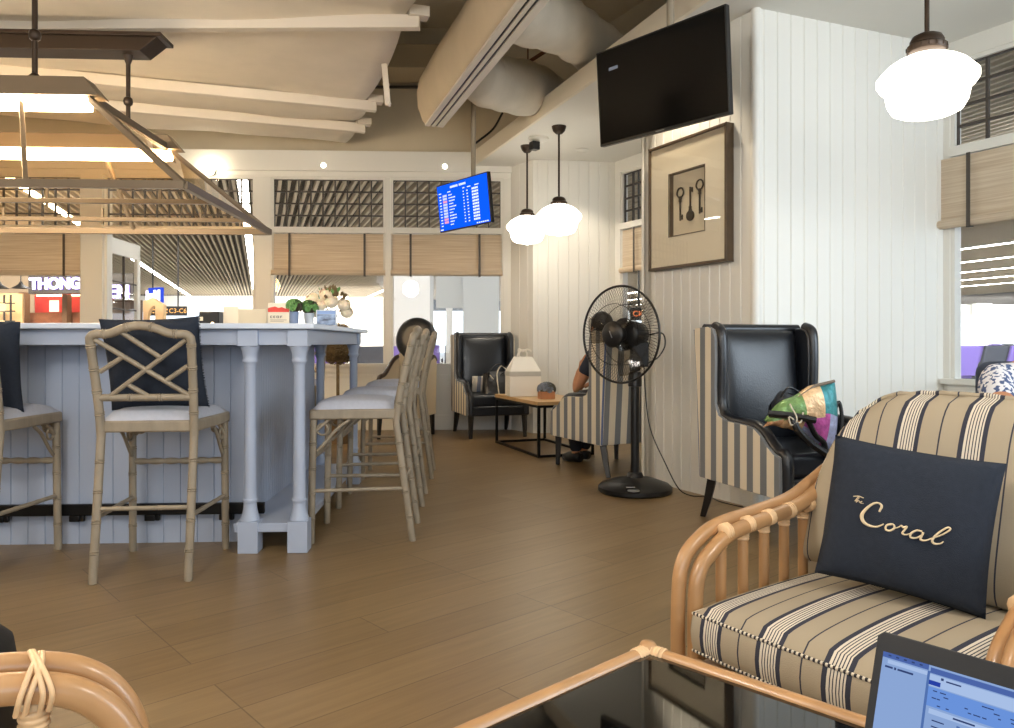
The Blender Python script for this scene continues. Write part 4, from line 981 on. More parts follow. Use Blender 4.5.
mb = MB(); mb.lathe([(0.001, z0 - 0.02), (0.045, z0 - 0.02), (0.05, z0), (0.045, z0 + 0.035), (0.001, z0 + 0.045)], n=20, M=M); add('hub', mb)
SMOKE = glass_mat('smoky_blade', (222, 219, 214), 0.03, 0.1)
for k in range(3):
    a0 = 2 * PI * k / 3 + 0.4
    def bf(u, v, a0=a0):
        r = 0.04 + 0.235 * v; w = 0.20 + 0.62 * math.sin(PI * min(1, v * 0.62 + 0.12)); a = a0 + (u - 0.5) * w
        return (r * math.cos(a), r * math.sin(a), z0 + (0.5 - u) * 0.05)
    mb = MB(); mb.grid(8, 10, bf, M); mb.build('blade', SMOKE, t, 60, solid=0.002)
mb = MB(); mb.tube(smoothpath([M @ V((0.02, 0, -0.09)), (0.17, -0.03, 1.06), (0.195, -0.03, 0.98), (0.15, -0.03, 0.90), (0.085, -0.02, 0.86)]), 0.005, 6)
mb.tube(smoothpath([(0.06, 0.0, 0.84), (0.07, 0.0, 0.66), (0.10, -0.02, 0.42), (0.19, -0.06, 0.20), (0.26, -0.13, 0.05), (0.33, -0.18, 0.010), (0.44, -0.19, 0.006), (0.47, -0.34, 0.006), (0.53, -0.45, 0.006), (0.66, -0.62, 0.006)]), 0.004, 6); add('power_cord', mb)

# ------------------------------------------------------------------ topiary ball by the window
t = thing('topiary_ball', 'brown dried twig ball on a stem in a pot behind the bar columns', 'plant', (-1.68, 7.55, 0), 0)
mb = MB(); mb.lathe([(0.001, 0), (0.13, 0), (0.17, 0.30), (0.15, 0.30), (0.14, 0.27), (0.001, 0.27)], n=28); mb.build('pot', POTBR, t, 40)
mb = MB(); mb.cyl((0, 0, 0.2), (0, 0, 0.85), 0.016); mb.build('stem', LEAFB, t)
rnd = random.Random(9); mb = MB(); mb.ball((0, 0, 0.98), 0.185, 24, 16)
for k in range(420):
    a = rnd.uniform(0, 2 * PI); z = rnd.uniform(-1, 1); q = math.sqrt(1 - z * z); n = V((q * math.cos(a), q * math.sin(a), z)); c = V((0, 0, 0.98)) + n * 0.18; d = n.cross(V((rnd.uniform(-1, 1), rnd.uniform(-1, 1), rnd.uniform(-1, 1)))).normalized()
    mb.tube([c - d * 0.03, c + n * 0.03, c + d * 0.03 + n * 0.012], 0.004, 4)
mb.build('twig_ball', mat('twig_brown', (96, 78, 48), 0.8, var=0.3, vscale=30), t, 0)
# ------------------------------------------------------------------ rattan armchair, front right
CH = thing('rattan_armchair', 'rattan armchair with tan and navy striped cushions next to the glass coffee table', 'armchair', (0.397 + 0.28 * 0.576, 1.647 - 0.28 * 0.817, 0), math.atan2(-0.817, 0.576))
HW = 0.28
def binding(mb, c, d, r, turns=3, w=0.006):
    d = V(d).normalized()
    for k in range(turns):
        q = V(c) + d * (k - (turns - 1) / 2) * w; mb.tube([q - d * w * .5, q - d * .15 * w, q + d * .15 * w, q + d * w * .5], [r * .97, r * 1.09, r * 1.09, r * .97], 12)
def arm_path(x, inset=0.0):
    return smoothpath([(x, 0.02 + inset, 0.0), (x, 0.02 + inset, 0.22), (x, 0.02 + inset, 0.42), (x, 0.035 + inset, 0.505 - inset * .6), (x, 0.085 + inset * .9, 0.548 - inset * .8), (x, 0.16 + inset * .4, 0.574 - inset * .7),
                       (x, 0.30, 0.587 - inset * .6), (x, 0.43, 0.602 - inset * .5), (x, 0.52, 0.632 - inset * .4), (x * 0.99, 0.60, 0.665), (x * 0.96, 0.68, 0.69)], 5)
for s in (-1, 1):
    xo = s * (HW + 0.052)
    mb = MB(); mb.tube(arm_path(xo), 0.0165, 14)
    mb.build('arm_rail', RATTAN, CH, 80)
    mb = MB(); mb.tube(arm_path(s * (HW + 0.022), 0.022), 0.0175, 14); mb.build('arm_rail', RATTAN, CH, 80)
    mb = MB(); mb.tube([(xo + s * 0.005, 0.66, 0.0), (xo + s * .003, 0.63, 0.30), (xo * 0.97, 0.68, 0.69)], 0.018, 12); mb.build('rear_leg', RATTAN, CH, 80)
    for k in range(5):
        y = 0.145 + 0.08 * k; zt = 0.556 + 0.024 * k / 4
        mb = MB(); mb.tube([(s * (HW + 0.035), y, 0.29), (s * (HW + 0.035), y, zt)], 0.0125, 12)
        sp_o = mb.build('spindle', RATTAN, CH, 80)
        mb = MB(); binding(mb, (s * (HW + 0.022), y, zt + 0.008), (0, 1, 0.08), 0.0185, 3, 0.007); binding(mb, (s * (HW + 0.035), y, zt - 0.022), (0, 0, 1), 0.0135, 3, 0.006)
        mb.build('binding', RATTANL, sp_o, 80)
mb = MB(); mb.tube([(-HW - 0.03, 0.03, 0.285), (HW + 0.03, 0.03, 0.285)], 0.019, 12); mb.build('front_rail', RATTAN, CH, 80)
for z in (0.285, 0.12):
    for s in (-1, 1):
        mb = MB(); mb.tube([(s * (HW + 0.035), 0.03, z), (s * (HW + 0.035), 0.64, z)], 0.016, 12); mb.build('side_rail', RATTAN, CH, 80)
mb = MB(); mb.tube([(-HW - 0.03, 0.63, 0.285), (HW + 0.03, 0.63, 0.285)], 0.018, 12); mb.build('back_rail', RATTAN, CH, 80)
mb = MB(); mb.tube(smoothpath([(-HW - 0.04, 0.66, 0.62), (-HW - 0.02, 0.70, 0.72), (-0.20, 0.725, 0.80), (0, 0.735, 0.83), (0.20, 0.725, 0.80), (HW + 0.02, 0.70, 0.72), (HW + 0.04, 0.66, 0.62)], 6), 0.018, 12); mb.build('back_hoop', RATTAN, CH, 80)
for k in range(5):
    x = -0.2 + 0.1 * k; mb = MB(); mb.tube([(x, 0.635, 0.29), (x, 0.70, 0.6), (x, 0.73, 0.815 - 0.6 * x * x)], 0.011, 10); mb.build('back_spindle', RATTAN, CH, 80)
mb = MB()
for k in range(9): mb.box((-HW, 0.04 + k * 0.066, 0.292), (HW, 0.075 + k * 0.066, 0.300))
mb.build('seat_slats', RATTAN, CH, 0)
# seat cushion: crowned box with piping
def roundbox(w, y0, y1, z0, z1, crown, m, name, parent, n=28, rad=0.02):
    mb = MB()
    def sf(top):
        def fn(u, v):
            a, b = 2 * u - 1, 2 * v - 1
            e = max(0.0, (1 - abs(a) ** 10)) * max(0.0, (1 - abs(b) ** 10)); c = math.cos(a * PI / 2) ** .7 * math.cos(b * PI / 2) ** .7 if abs(a) < 1 and abs(b) < 1 else 0
            base = (z1 - rad * (1 - e ** .3) + crown * c) if top else (z0 + rad * (1 - e ** .3))
            return (a * w * (1 - 0.012 * b * b), y0 + (y1 - y0) * v + 0.006 * a * a * (1 - v), base)
        return fn
    mb.grid(n, n, sf(True)); mb.grid(n, n, sf(False))
    for v in (0, 1): mb.grid(n, 4, lambda u, t, v=v: (lambda p, q: tuple(V(p).lerp(V(q), t) + V((0, (-1 if v == 0 else 1) * 0.008 * math.sin(PI * t), 0))))(sf(False)(u, v), sf(True)(u, v)))
    for u in (0, 1): mb.grid(n, 4, lambda v, t, u=u: (lambda p, q: tuple(V(p).lerp(V(q), t) + V(((-1 if u == 0 else 1) * 0.008 * math.sin(PI * t), 0, 0))))(sf(False)(u, v), sf(True)(u, v)))
    return mb.build(name, m, parent, 50), sf
sc, sf = roundbox(HW, 0.0, 0.57, 0.312, 0.432, 0.022, TICK, 'seat_cushion', CH)
PIPE = stripe_mat('twisted_piping', 0.010, [(0.0, (216, 208, 190)), (0.5, (52, 50, 54))])
for top in (True, False):
    mb = MB(); f = sf(top); N = 24
    loop = [f(i / N, 0) for i in range(N)] + [f(1, i / N) for i in range(N)] + [f(1 - i / N, 1) for i in range(N)] + [f(0, 1 - i / N) for i in range(N)]
    mb.tube(loop, 0.0036, 8, closed=True); mb.build('piping', PIPE, sc, 80)
# back cushion
BW_ = 0.318
def archz(x): return 0.43 + 0.445 * max(0.0, 1 - (abs(x) / BW_) ** 4.2) ** (1 / 2.6)
def bcf(sgn):
    def fn(u, v):
        a = 2 * u - 1; x = BW_ * math.sin(a * PI / 2)
        zt = archz(x) if abs(a) < 1 else 0.50
        z = 0.435 + (zt - 0.435) * v
        e = max(0, 1 - abs(a) ** 6) * max(0, 1 - abs(2 * v - 1) ** 5)
        lean = 0.445 + 0.12 * ((z - 0.43) / 0.45)
        wr = 0.006 * math.sin(x * 55) * v ** 6
        y = lean + 0.06 + sgn * (0.078 * e ** 0.45 + 0.0) + (wr if sgn < 0 else 0)
        return (x, y, z)
    return fn
mb = MB(); mb.grid(44, 26, bcf(-1)); mb.grid(44, 26, bcf(1)); bc = mb.build('back_cushion', TICK, CH, 75)
mb = MB(); f = bcf(-1); pts = [V(f(0.0, i / 12)) for i in range(4, 12)] + [V(f(i / 40, 1)) for i in range(1, 40)] + [V(f(1.0, 1 - i / 12)) for i in range(0, 9)]
rnd = random.Random(2); mb.tube([p + V((0, rnd.uniform(-.003, .003), rnd.uniform(-.002, .004))) for p in pts], 0.006, 8)
mb.build('piping', TICK, bc, 80)

# navy pillow with script lettering
PM = CH.matrix_basis
CHM = T(0.397 + 0.28 * 0.576, 1.647 - 0.28 * 0.817, 0) @ Rz(math.atan2(-0.817, 0.576))
PIL = tag(pillow_mesh(0.328, 0.312, 0.13, NAVYF, name='throw_pillow', concave=0.045), 'navy throw pillow reading The Coral in cream script on the striped rattan armchair', 'pillow')
PIL.matrix_world = Matrix.Identity(4)
PIL.location = CHM @ V((0.004, 0.352, 0.619)); PIL.rotation_euler = (R(-9), R(6.0), R(-37))
# strokes in millimetres on the pillow front (x right, z up), projected on its front skin
def on_pillow(x, z):
    a = x / 0.164; b = z / 0.156
    e = max(0, (1 - a * a) * (1 - b * b)); return V((x, -(0.065 * e ** 0.42) - 0.003, z))
SC = 0.41 / 1014 * 1.0
def px2(p):      # lettering traced in a 1014-wide unit square drawing
    x = (p[0] - 500) * 0.000242 ; z = (330 - (p[1] - (p[0] - 500) * 0.19)) * 0.000252
    return (x - 0.005, z + 0.004)
STROKES = [
    ([(350, 272), (362, 225), (330, 200), (285, 212), (235, 262), (215, 310), (235, 360), (285, 390), (345, 398), (400, 372)], [7, 8, 6, 8, 11, 13, 12, 9, 6, 5]),
    ([(462, 372), (425, 380), (418, 412), (450, 425), (482, 405), (478, 378), (455, 368), (430, 372)], [6, 7, 7, 7, 7, 6, 5, 4]),
    ([(478, 405), (510, 395), (535, 378), (548, 392), (575, 385), (560, 415), (548, 440), (575, 450), (605, 440)], [4, 4, 5, 7, 7, 7, 7, 5, 4]),
    ([(692, 418), (650, 412), (612, 440), (615, 470), (655, 472), (695, 445), (700, 425), (690, 460), (690, 485), (725, 488), (765, 470)], [6, 6, 7, 7, 6, 6, 6, 7, 7, 5, 4]),
    ([(765, 470), (830, 440), (885, 395), (872, 378), (840, 395), (795, 440), (772, 485), (790, 510), (830, 508), (852, 490)], [4, 5, 6, 6, 6, 7, 8, 7, 5, 4]),
    ([(120, 150), (165, 148), (208, 162)], [3, 3.5, 3]), ([(165, 150), (152, 170), (140, 190)], [3, 3, 3]),
    ([(140, 190), (160, 178), (172, 158), (160, 180), (152, 200), (172, 184), (178, 200)], [2.2] * 7), ([(178, 200), (200, 190), (188, 205), (215, 208)], [2.2] * 4)]
GOLD = mat('cream_embroidery', (222, 202, 166), 0.5)
for pts, rs in STROKES:
    q = [V((*px2(p), 0)) for p in pts]; P_ = smoothpath(q, 6); nR = len(P_); rr = []
    for i in range(nR):
        f_ = i / 6; k = min(int(f_), len(rs) - 2); rr.append((rs[k] + (rs[k + 1] - rs[k]) * (f_ - k)) * 0.00031)
    mb = MB(); mb.tube([on_pillow(p.x, p.y) for p in P_], rr, 8); mb.build('script_lettering', GOLD, PIL, 80)

# ------------------------------------------------------------------ glass coffee table
CT = V((0.25, 1.348)); e1 = V((-0.739, -0.674)); e2 = V((0.711, -0.703))
ZT_ = 0.45
t = thing('coffee_table', 'rattan coffee table with a dark glass top and bound corner', 'table', (CT.x, CT.y, 0), 0)
L1, L2 = 0.66, 1.05
cs = [V((0, 0)), e2 * L2, e2 * L2 + e1 * L1, e1 * L1]
for a, b in zip(cs, cs[1:] + cs[:1]):
    mb = MB(); rr = 0.0135; d = (b - a).normalized()
    mb.tube([(*(a - d * 0.0), ZT_), (*(b + d * 0.0), ZT_)], rr, 14); ro = mb.build('rim', RATTAN, t, 80)
for c in cs:
    ctr = sum(cs, V((0, 0))) / 4; inn = (ctr - c).normalized()
    mb = MB(); lc = c + inn * 0.012; mb.tube([(*(lc), 0), (*(lc), ZT_ - 0.005)], 0.020, 14); mb.build('leg', RATTAN, t, 80)
for a, b in zip(cs, cs[1:] + cs[:1]):
    d = (b - a).normalized(); mb = MB()
    for s_, e_ in ((a, d), (b, -d)): binding(mb, (*(s_ + e_ * 0.022), ZT_), (*d, 0), 0.0145, 4, 0.007)
    mb.build('binding', RATTANL, t, 80)
    mb = MB(); mb.tube([(*a, 0.16), (*b, 0.16)], 0.012, 10); mb.build('lower_rail', RATTAN, t, 80)
mb = MB(); mb.lathe([(0.001, -0.012), (0.017, -0.008), (0.019, 0.004), (0.012, 0.016), (0.001, 0.018)], (0, 0, ZT_ + 0.002), 16); mb.build('corner_knob', RATTAN, t, 80)
ctr = sum(cs, V((0, 0))) / 4
mb = MB(); mb.prism([tuple(c + (ctr - c).normalized() * 0.012) for c in cs], ZT_ - 0.005, ZT_ + 0.004, 'z'); mb.build('glass_top', mat('dark_glass', (10, 10, 9), 0.03, spec=0.9), t, 0)
mb = MB(); mb.prism([tuple(c + (ctr - c).normalized() * 0.03) for c in cs], 0.16, 0.17, 'z'); mb.build('lower_shelf', RATTAN, t, 0)

# ------------------------------------------------------------------ laptop
LAang = math.atan2(-0.755, 0.656)
t = thing('laptop', 'open dark laptop with a bluish file window on screen on the glass coffee table', 'laptop', (0.361, 0.804, 0.4545), LAang)
LWd, LH = 0.335, 0.216
CASE = mat('laptop_case', (34, 36, 40), 0.45)
mb = MB(); mb.box((0, -0.235, 0.004), (LWd, 0.0, 0.020)); mb.build('base', CASE, t, 40, bevel=0.004)
mb = MB()
for r_ in range(5):
    for k in range(14): mb.box((0.02 + k * 0.0212, -0.115 + r_ * 0.019, 0.0198), (0.038 + k * 0.0212, -0.0995 + r_ * 0.019, 0.0215))
mb.build('keyboard', BLACK, t, 0)
mb = MB(); mb.box((0.11, -0.215, 0.0195), (0.22, -0.145, 0.0205)); mb.build('touchpad', mat('touchpad', (44, 46, 50), 0.3), t, 0)
lid = thing('lid', '', 'x'); del lid['label']; del lid['category']; lid.parent = t; lid.location = (0, -0.001, 0.020); lid.rotation_euler = (R(-20), 0, 0)
mb = MB(); mb.prism([(0.004, 0), (LWd - 0.004, 0), (LWd, 0.004), (LWd, LH - 0.006), (LWd - 0.006, LH), (0.006, LH), (0, LH - 0.006), (0, 0.004)], 0, 0.007, 'y'); mb.build('lid_shell', CASE, lid, 0, bevel=0.0015)
sx0, sx1, sz0, sz1 = 0.009, LWd - 0.009, 0.018, LH - 0.0205
def scr(nm, rgb, st, rects, off=0.0004):
    mb = MB()
    for a, b, c, d in rects: mb.box((sx0 + a, -off, sz1 - d), (min(sx0 + b, sx1), -off + 0.0003, max(sz1 - c, sz0)))
    return mb.build(nm, emat('screen_' + nm, rgb, st), lid, 0)
W_ = sx1 - sx0; H_ = sz1 - sz0
scr('screen', (142, 170, 218), 0.62, [(0, W_, 0, H_)])
scr('title_strip', (78, 104, 172), 0.62, [(0, 0.047, 0, 0.0055), (0.049, W_, 0.002, 0.0075)], 0.0008)
scr('ribbon', (108, 150, 224), 0.62, [(0.049, W_, 0.021, 0.040)], 0.0008)
scr('white_bar', (172, 196, 236), 0.62, [(0.006, 0.047, 0.007, 0.011), (0.049, W_, 0.0085, 0.020), (0.052, W_, 0.042, 0.047)], 0.0010)
scr('divider', (84, 116, 178), 0.62, [(0.0465, 0.049, 0.006, H_), (0.079, 0.082, 0.050, H_)], 0.0011)
scr('tab', (40, 66, 168), 0.62, [(0.049, 0.060, 0.0145, 0.019)], 0.0013)
rnd = random.Random(4); R_ = []
for k in range(46): x = 0.052 + rnd.uniform(0, 0.2); z = rnd.choice([0.0235, 0.027, 0.0305, 0.034, 0.037]); R_.append((x, x + rnd.uniform(.002, .006), z, z + 0.0011))
for k in range(9): R_.append((0.056, 0.060 + rnd.uniform(.006, .012), 0.052 + k * .0058, 0.0532 + k * .0058))
R_ += [(0.004, 0.012, 0.0135, 0.0155), (0.017, 0.033, 0.0135, 0.0155), (0.0135, 0.0155, 0.0132, 0.0158), (0.094, 0.102, 0.0595, 0.062), (0.104, 0.124, 0.057, 0.0605), (0.065, 0.079, 0.011, 0.0125), (0.060, 0.0625, 0.0095, 0.012), (0.075, 0.095, 0.0435, 0.0452)]
R_ += [(0.006 + k * .008, 0.009 + k * .008, 0.0018, 0.0034) for k in range(5)]
scr('screen_text', (60, 78, 128), 0.5, R_, 0.0014)

# ------------------------------------------------------------------ second rattan chair, only its arm is in the picture
A2 = thing('rattan_armchair', 'rattan chair of which only one bound arm hoop shows at the bottom left corner', 'armchair', (-0.545, 0.93, 0), R(28))
def hoop(y, r, dz=0.0, dx=0.0): 
    return smoothpath([(-0.62, y, 0.575 + dz), (-0.40, y, 0.583 + dz), (-0.20, y, 0.600 + dz), (-0.08, y, 0.604 + dz), (0.01 + dx, y, 0.585 + dz), (0.065 + dx, y, 0.53 + dz), (0.085 + dx, y, 0.44), (0.09 + dx, y, 0.25), (0.09 + dx, y, 0.0)], 8)
mb = MB(); mb.tube(hoop(-0.022, 0.017, -0.006), 0.0185, 16); mb.build('arm_rail', RATTAN, A2, 80)
mb = MB(); mb.tube(hoop(0.016, 0.017, 0.006, 0.004), 0.0165, 16); mb.build('arm_rail', RATTAN, A2, 80)
for k, x in enumerate((-0.028, -0.16, -0.32, -0.45)):
    mb = MB(); mb.tube([(x, -0.01, 0.28), (x, -0.01, 0.575)], 0.0145, 14); s_ = mb.build('spindle', mat('pale_cane', (226, 206, 172), 0.35) if k == 0 else MATS['pale_cane'], A2, 80)
    mb = MB(); z_ = 0.598 if k == 0 else 0.592
    for q in (-0.005, 0.004):
        mb.tube(smoothpath([(x - 0.012 + q, -0.030, 0.565), (x - 0.006 + q, -0.044, 0.592), (x + 0.004 + q, -0.028, 0.618), (x + 0.006 + q * .3, 0.006, 0.622)]), 0.0034, 6)
        mb.tube(smoothpath([(x + 0.012 + q, -0.030, 0.565), (x + 0.016 + q, -0.044, 0.592), (x + 0.006 + q * .6, -0.028, 0.619), (x - 0.004 + q * .3, 0.010, 0.624)]), 0.0034, 6)
    binding(mb, (x, -0.01, 0.552), (0, 0, 1), 0.016, 3, 0.008); mb.build('binding', RATTANL, s_, 80)
for y in (-0.02, -0.60):
    mb = MB(); mb.tube([(0.085, y, 0.28), (-0.60, y, 0.28)], 0.017, 12); mb.build('side_rail', RATTAN, A2, 80)
mb = MB(); mb.tube([(0.085, -0.02, 0.28), (0.085, -0.60, 0.28)], 0.017, 12); mb.build('front_rail', RATTAN, A2, 80)
mb = MB(); mb.tube(hoop(-0.60, 0.017), 0.018, 14); mb.build('arm_rail', RATTAN, A2, 80)
for y in (-0.02, -0.60):
    mb = MB(); mb.tube([(-0.60, y, 0.0), (-0.60, y, 0.58)], 0.018, 12); mb.build('rear_leg', RATTAN, A2, 80)
mb = MB(); mb.box((-0.58, -0.57, 0.30), (0.07, -0.05, 0.42)); mb.build('seat_cushion', TICK, A2, 40, bevel=0.02)
# black bag at the left edge
t = thing('travel_bag', 'rounded black bag on the floor at the left picture edge', 'bag', (-1.35, 1.75, 0), R(10)); t.scale = (1, 1, 0.92)
mb = MB(); mb.lathe([(0.001, 0), (0.16, 0.0), (0.19, 0.04), (0.195, 0.20), (0.18, 0.31), (0.12, 0.375), (0.001, 0.39)], n=32); mb.build('bag_body', mat('matt_black_fabric', (16, 16, 17), 0.6), t, 60)
mb = MB(); mb.tube(arc((0, 0, 0.38), 0.07, 0, 180, 12), 0.012, 8); mb.build('handle', BLACK, t)
mb = MB(); mb.tube([(0.196 * math.cos(a / 10 * PI), 0.196 * math.sin(a / 10 * PI), 0.22) for a in range(20)], 0.004, 6, closed=True); mb.build('zip', BLKMET, t)

# ------------------------------------------------------------------ televisions
def panel(name, label, cat, c, rd, w, h, tilt, pole_top, thick=0.05):
    t = thing(name, label, cat, c, math.atan2(rd[1], rd[0]))
    h_ = thing('tilt_head', '', 'x'); del h_['label']; del h_['category']; h_.parent = t; h_.rotation_euler = (R(tilt), 0, 0)
    mb = MB(); mb.box((-w / 2, -0.006, -h / 2), (w / 2, 0.03, h / 2)); mb.build('bezel', BLACK, h_, 0, bevel=0.004)
    mb = MB(); mb.box((-w * .4, 0.03, -h * .4), (w * .4, 0.03 + thick, h * .25)); mb.build('rear_shell', BLACK, h_, 0, bevel=0.015)
    mb = MB(); mb.cyl((0.0, 0.11, -0.05), (0.0, 0.11, pole_top - c[2]), 0.022, n=16); mb.build('ceiling_pole', mat('pole_grey', (150, 138, 118), 0.5) if 'pole_grey' not in MATS else MATS['pole_grey'], t)
    mb = MB(); mb.box((-0.12, 0.075, -0.14), (0.12, 0.10, 0.06)); mb.box((-0.02, 0.08, -0.05), (0.02, 0.13, 0.02)); mb.build('bracket', BLKMET, t, 0)
    return t, h_
t, h_ = panel('television', 'big black switched-off television hanging on a pole beside the framed keys', 'television', (0.857, 4.30, 2.475), (0.6545, -0.756), 0.906, 0.565, 4, 4.6)
mb = MB(); mb.box((-0.443, -0.0075, -0.268), (0.443, -0.006, 0.272)); mb.build('screen', mat('off_screen', (8, 8, 8), 0.12, spec=0.2), h_, 0)
mb = MB(); mb.box((-0.355, -0.0085, 0.150), (-0.285, -0.0075, 0.168)); mb.build('reflection_patch', mat('reflection_tint', (120, 132, 158), 0.4), h_, 0)  # small pale patch painting a reflection on the dark screen
mb = MB(); mb.box((-0.03, -0.009, -0.2795), (0.03, -0.006, -0.274)); mb.build('maker_mark', mat('mark_grey', (120, 120, 120), 0.4), h_, 0)
mb = MB(); mb.box((0.30, -0.012, -0.288), (0.36, 0.0, -0.282)); mb.build('indicator', BLKMET, h_, 0)
t, h_ = panel('flight_display', 'bright blue flight information screen hanging by the back window', 'display', (-0.385, 6.67, 2.215), (0.6145, -0.789), 0.786, 0.425, 6, 4.6)
mb = MB(); mb.box((-0.383, -0.0075, -0.203), (0.383, -0.006, 0.203)); mb.build('screen', emat('flight_blue', (12, 84, 236), 0.9), h_, 0)
rnd = random.Random(8); mb = MB(); mb2 = MB(); mb3 = MB()
def rr_(m_, x0, x1, z0, z1, o=0.0085): m_.box((x0, -o, z0), (x1, -o + 0.0008, z1))
for k in range(14): rr_(mb, -0.17 + k * 0.0175, -0.17 + k * 0.0175 + 0.013, 0.160, 0.178) if k != 7 else None
for c0, w0 in ((-0.36, 0.04), (-0.22, 0.05), (0.02, 0.03), (0.09, 0.05), (0.20, 0.06)): rr_(mb, c0, c0 + w0, 0.128, 0.136)
for r_ in range(11):
    z = 0.098 - r_ * 0.0262
    rr_(mb, -0.355, -0.325, z, z + 0.009)
    x = -0.205
    for w0 in [rnd.uniform(0.010, 0.022) for _ in range(rnd.choice([3, 4, 5]))]: rr_(mb, x, x + w0, z + rnd.uniform(0, .002), z + 0.0105); x += w0 + 0.006
    rr_(mb, 0.02, 0.036, z, z + 0.009); rr_(mb, 0.075, 0.095, z, z + 0.009)
    x = 0.155
    for q in range(4): rr_(mb, x, x + 0.019, z, z + 0.016); x += 0.0235
    if r_ < 10: rr_(mb3 if r_ in (2, 8, 9) else mb2, -0.30, -0.235, z - 0.004, z + 0.0155)
for k in range(6): rr_(mb, 0.19 + k * 0.03, 0.21 + k * 0.03, -0.196, -0.186)
rr_(mb, -0.375, -0.33, -0.197, -0.187)
mb.build('lettering', emat('display_text', (214, 226, 255), 0.95), h_, 0)
mb2.build('airline_block', emat('display_block', (186, 196, 226), 0.9), h_, 0); mb3.build('airline_block', emat('display_block_red', (226, 150, 170), 0.9), h_, 0)

# ------------------------------------------------------------------ framed keys on the pier
fa = math.atan2(pn.x, -pn.y); fc = V(PIER_A) + pd * 0.525
t = thing('framed_keys', 'brown framed shadow box with three old keys hanging on the panelled pier', 'picture', (fc.x, fc.y, 1.93), fa)
w, h = 0.385, 0.43
WOODD = mat('dark_walnut', (84, 68, 50), 0.4, var=0.1, vscale=20)
mb = MB()
for a in ((-w, -h, w, -h + 0.018), (-w, h - 0.018, w, h), (-w, -h, -w + 0.018, h), (w - 0.018, -h, w, h)): mb.box((a[0], -0.062, a[1]), (a[2], 0.0, a[3]))
mb.build('frame', WOODD, t, 0, bevel=0.002)
MATB = mat('mat_board', (230, 219, 194), 0.7)
ox, oz = 0.175, 0.21
mb = MB()
for a in ((-w + .015, -h + .015, w - .015, -oz), (-w + .015, oz, w - .015, h - .015), (-w + .015, -oz, -ox, oz), (ox, -oz, w - .015, oz)): mb.box((a[0], -0.048, a[1]), (a[2], -0.042, a[3]))
mb.build('mat_board', MATB, t, 0)
mb = MB()
for a in ((-ox - .006, -oz - .006, ox + .006, -oz), (-ox - .006, oz, ox + .006, oz + .006), (-ox - .006, -oz, -ox, oz), (ox, -oz, ox + .006, oz)): mb.box((a[0], -0.050, a[1]), (a[2], -0.008, a[3]))
mb.build('box_liner', WOODD, t, 0)
mb = MB(); mb.box((-ox, -0.010, -oz), (ox, -0.004, oz)); mb.build('backing', mat('linen_backing', (216, 203, 174), 0.8), t, 0)
IRON = mat('old_iron', (62, 52, 38), 0.45, 0.6)
def key(x, zc, flip):
    f = -1 if flip else 1; L_ = 0.105; mb = MB(); y = -0.018
    if not flip:
        mb.tube(smoothpath([(x - 0.02, y, zc + f * 0.058), (x - 0.033, y, zc + f * 0.080), (x - 0.022, y, zc + f * 0.108), (x, y, zc + f * 0.116), (x + 0.022, y, zc + f * 0.108), (x + 0.033, y, zc + f * 0.080), (x + 0.02, y, zc + f * 0.058), (x, y, zc + f * 0.055), (x - 0.02, y, zc + f * 0.058)]), 0.0055, 8)
    else:
        mb.lathe([(0.012, -0.006), (0.034, -0.007), (0.036, 0.0), (0.034, 0.007), (0.012, 0.006)], n=20, M=T(x, y, zc + f * 0.085) @ Matrix.Rotation(R(90), 4, 'X'))
    mb.tube([(x, y, zc + f * 0.055), (x, y, zc + f * 0.045), (x, y, zc + f * 0.03), (x, y, zc - f * L_)], [0.011, 0.012, 0.0065, 0.006], 10)
    mb.lathe([(0.005, -0.006), (0.012, -0.003), (0.012, 0.003), (0.005, 0.006)], (x, y, zc + f * 0.028), 12)
    mb.box((x, y - 0.004, min(zc - f * 0.075, zc - f * 0.1)), (x + 0.024, y + 0.004, max(zc - f * 0.075, zc - f * 0.1)))
    mb.box((x + 0.016, y - 0.004, min(zc - f * 0.067, zc - f * 0.08)), (x + 0.024, y + 0.004, max(zc - f * 0.067, zc - f * 0.08)))
    mb.build('key', IRON, t, 50)
key(-0.096, -0.005, False); key(0.004, -0.005, True); key(0.095, 0.015, False)
mb = MB(); mb.box((-w + .015, -0.0545, -h + .015), (w - .015, -0.052, h - .015)); mb.build('glass_pane', GLASS, t, 0)

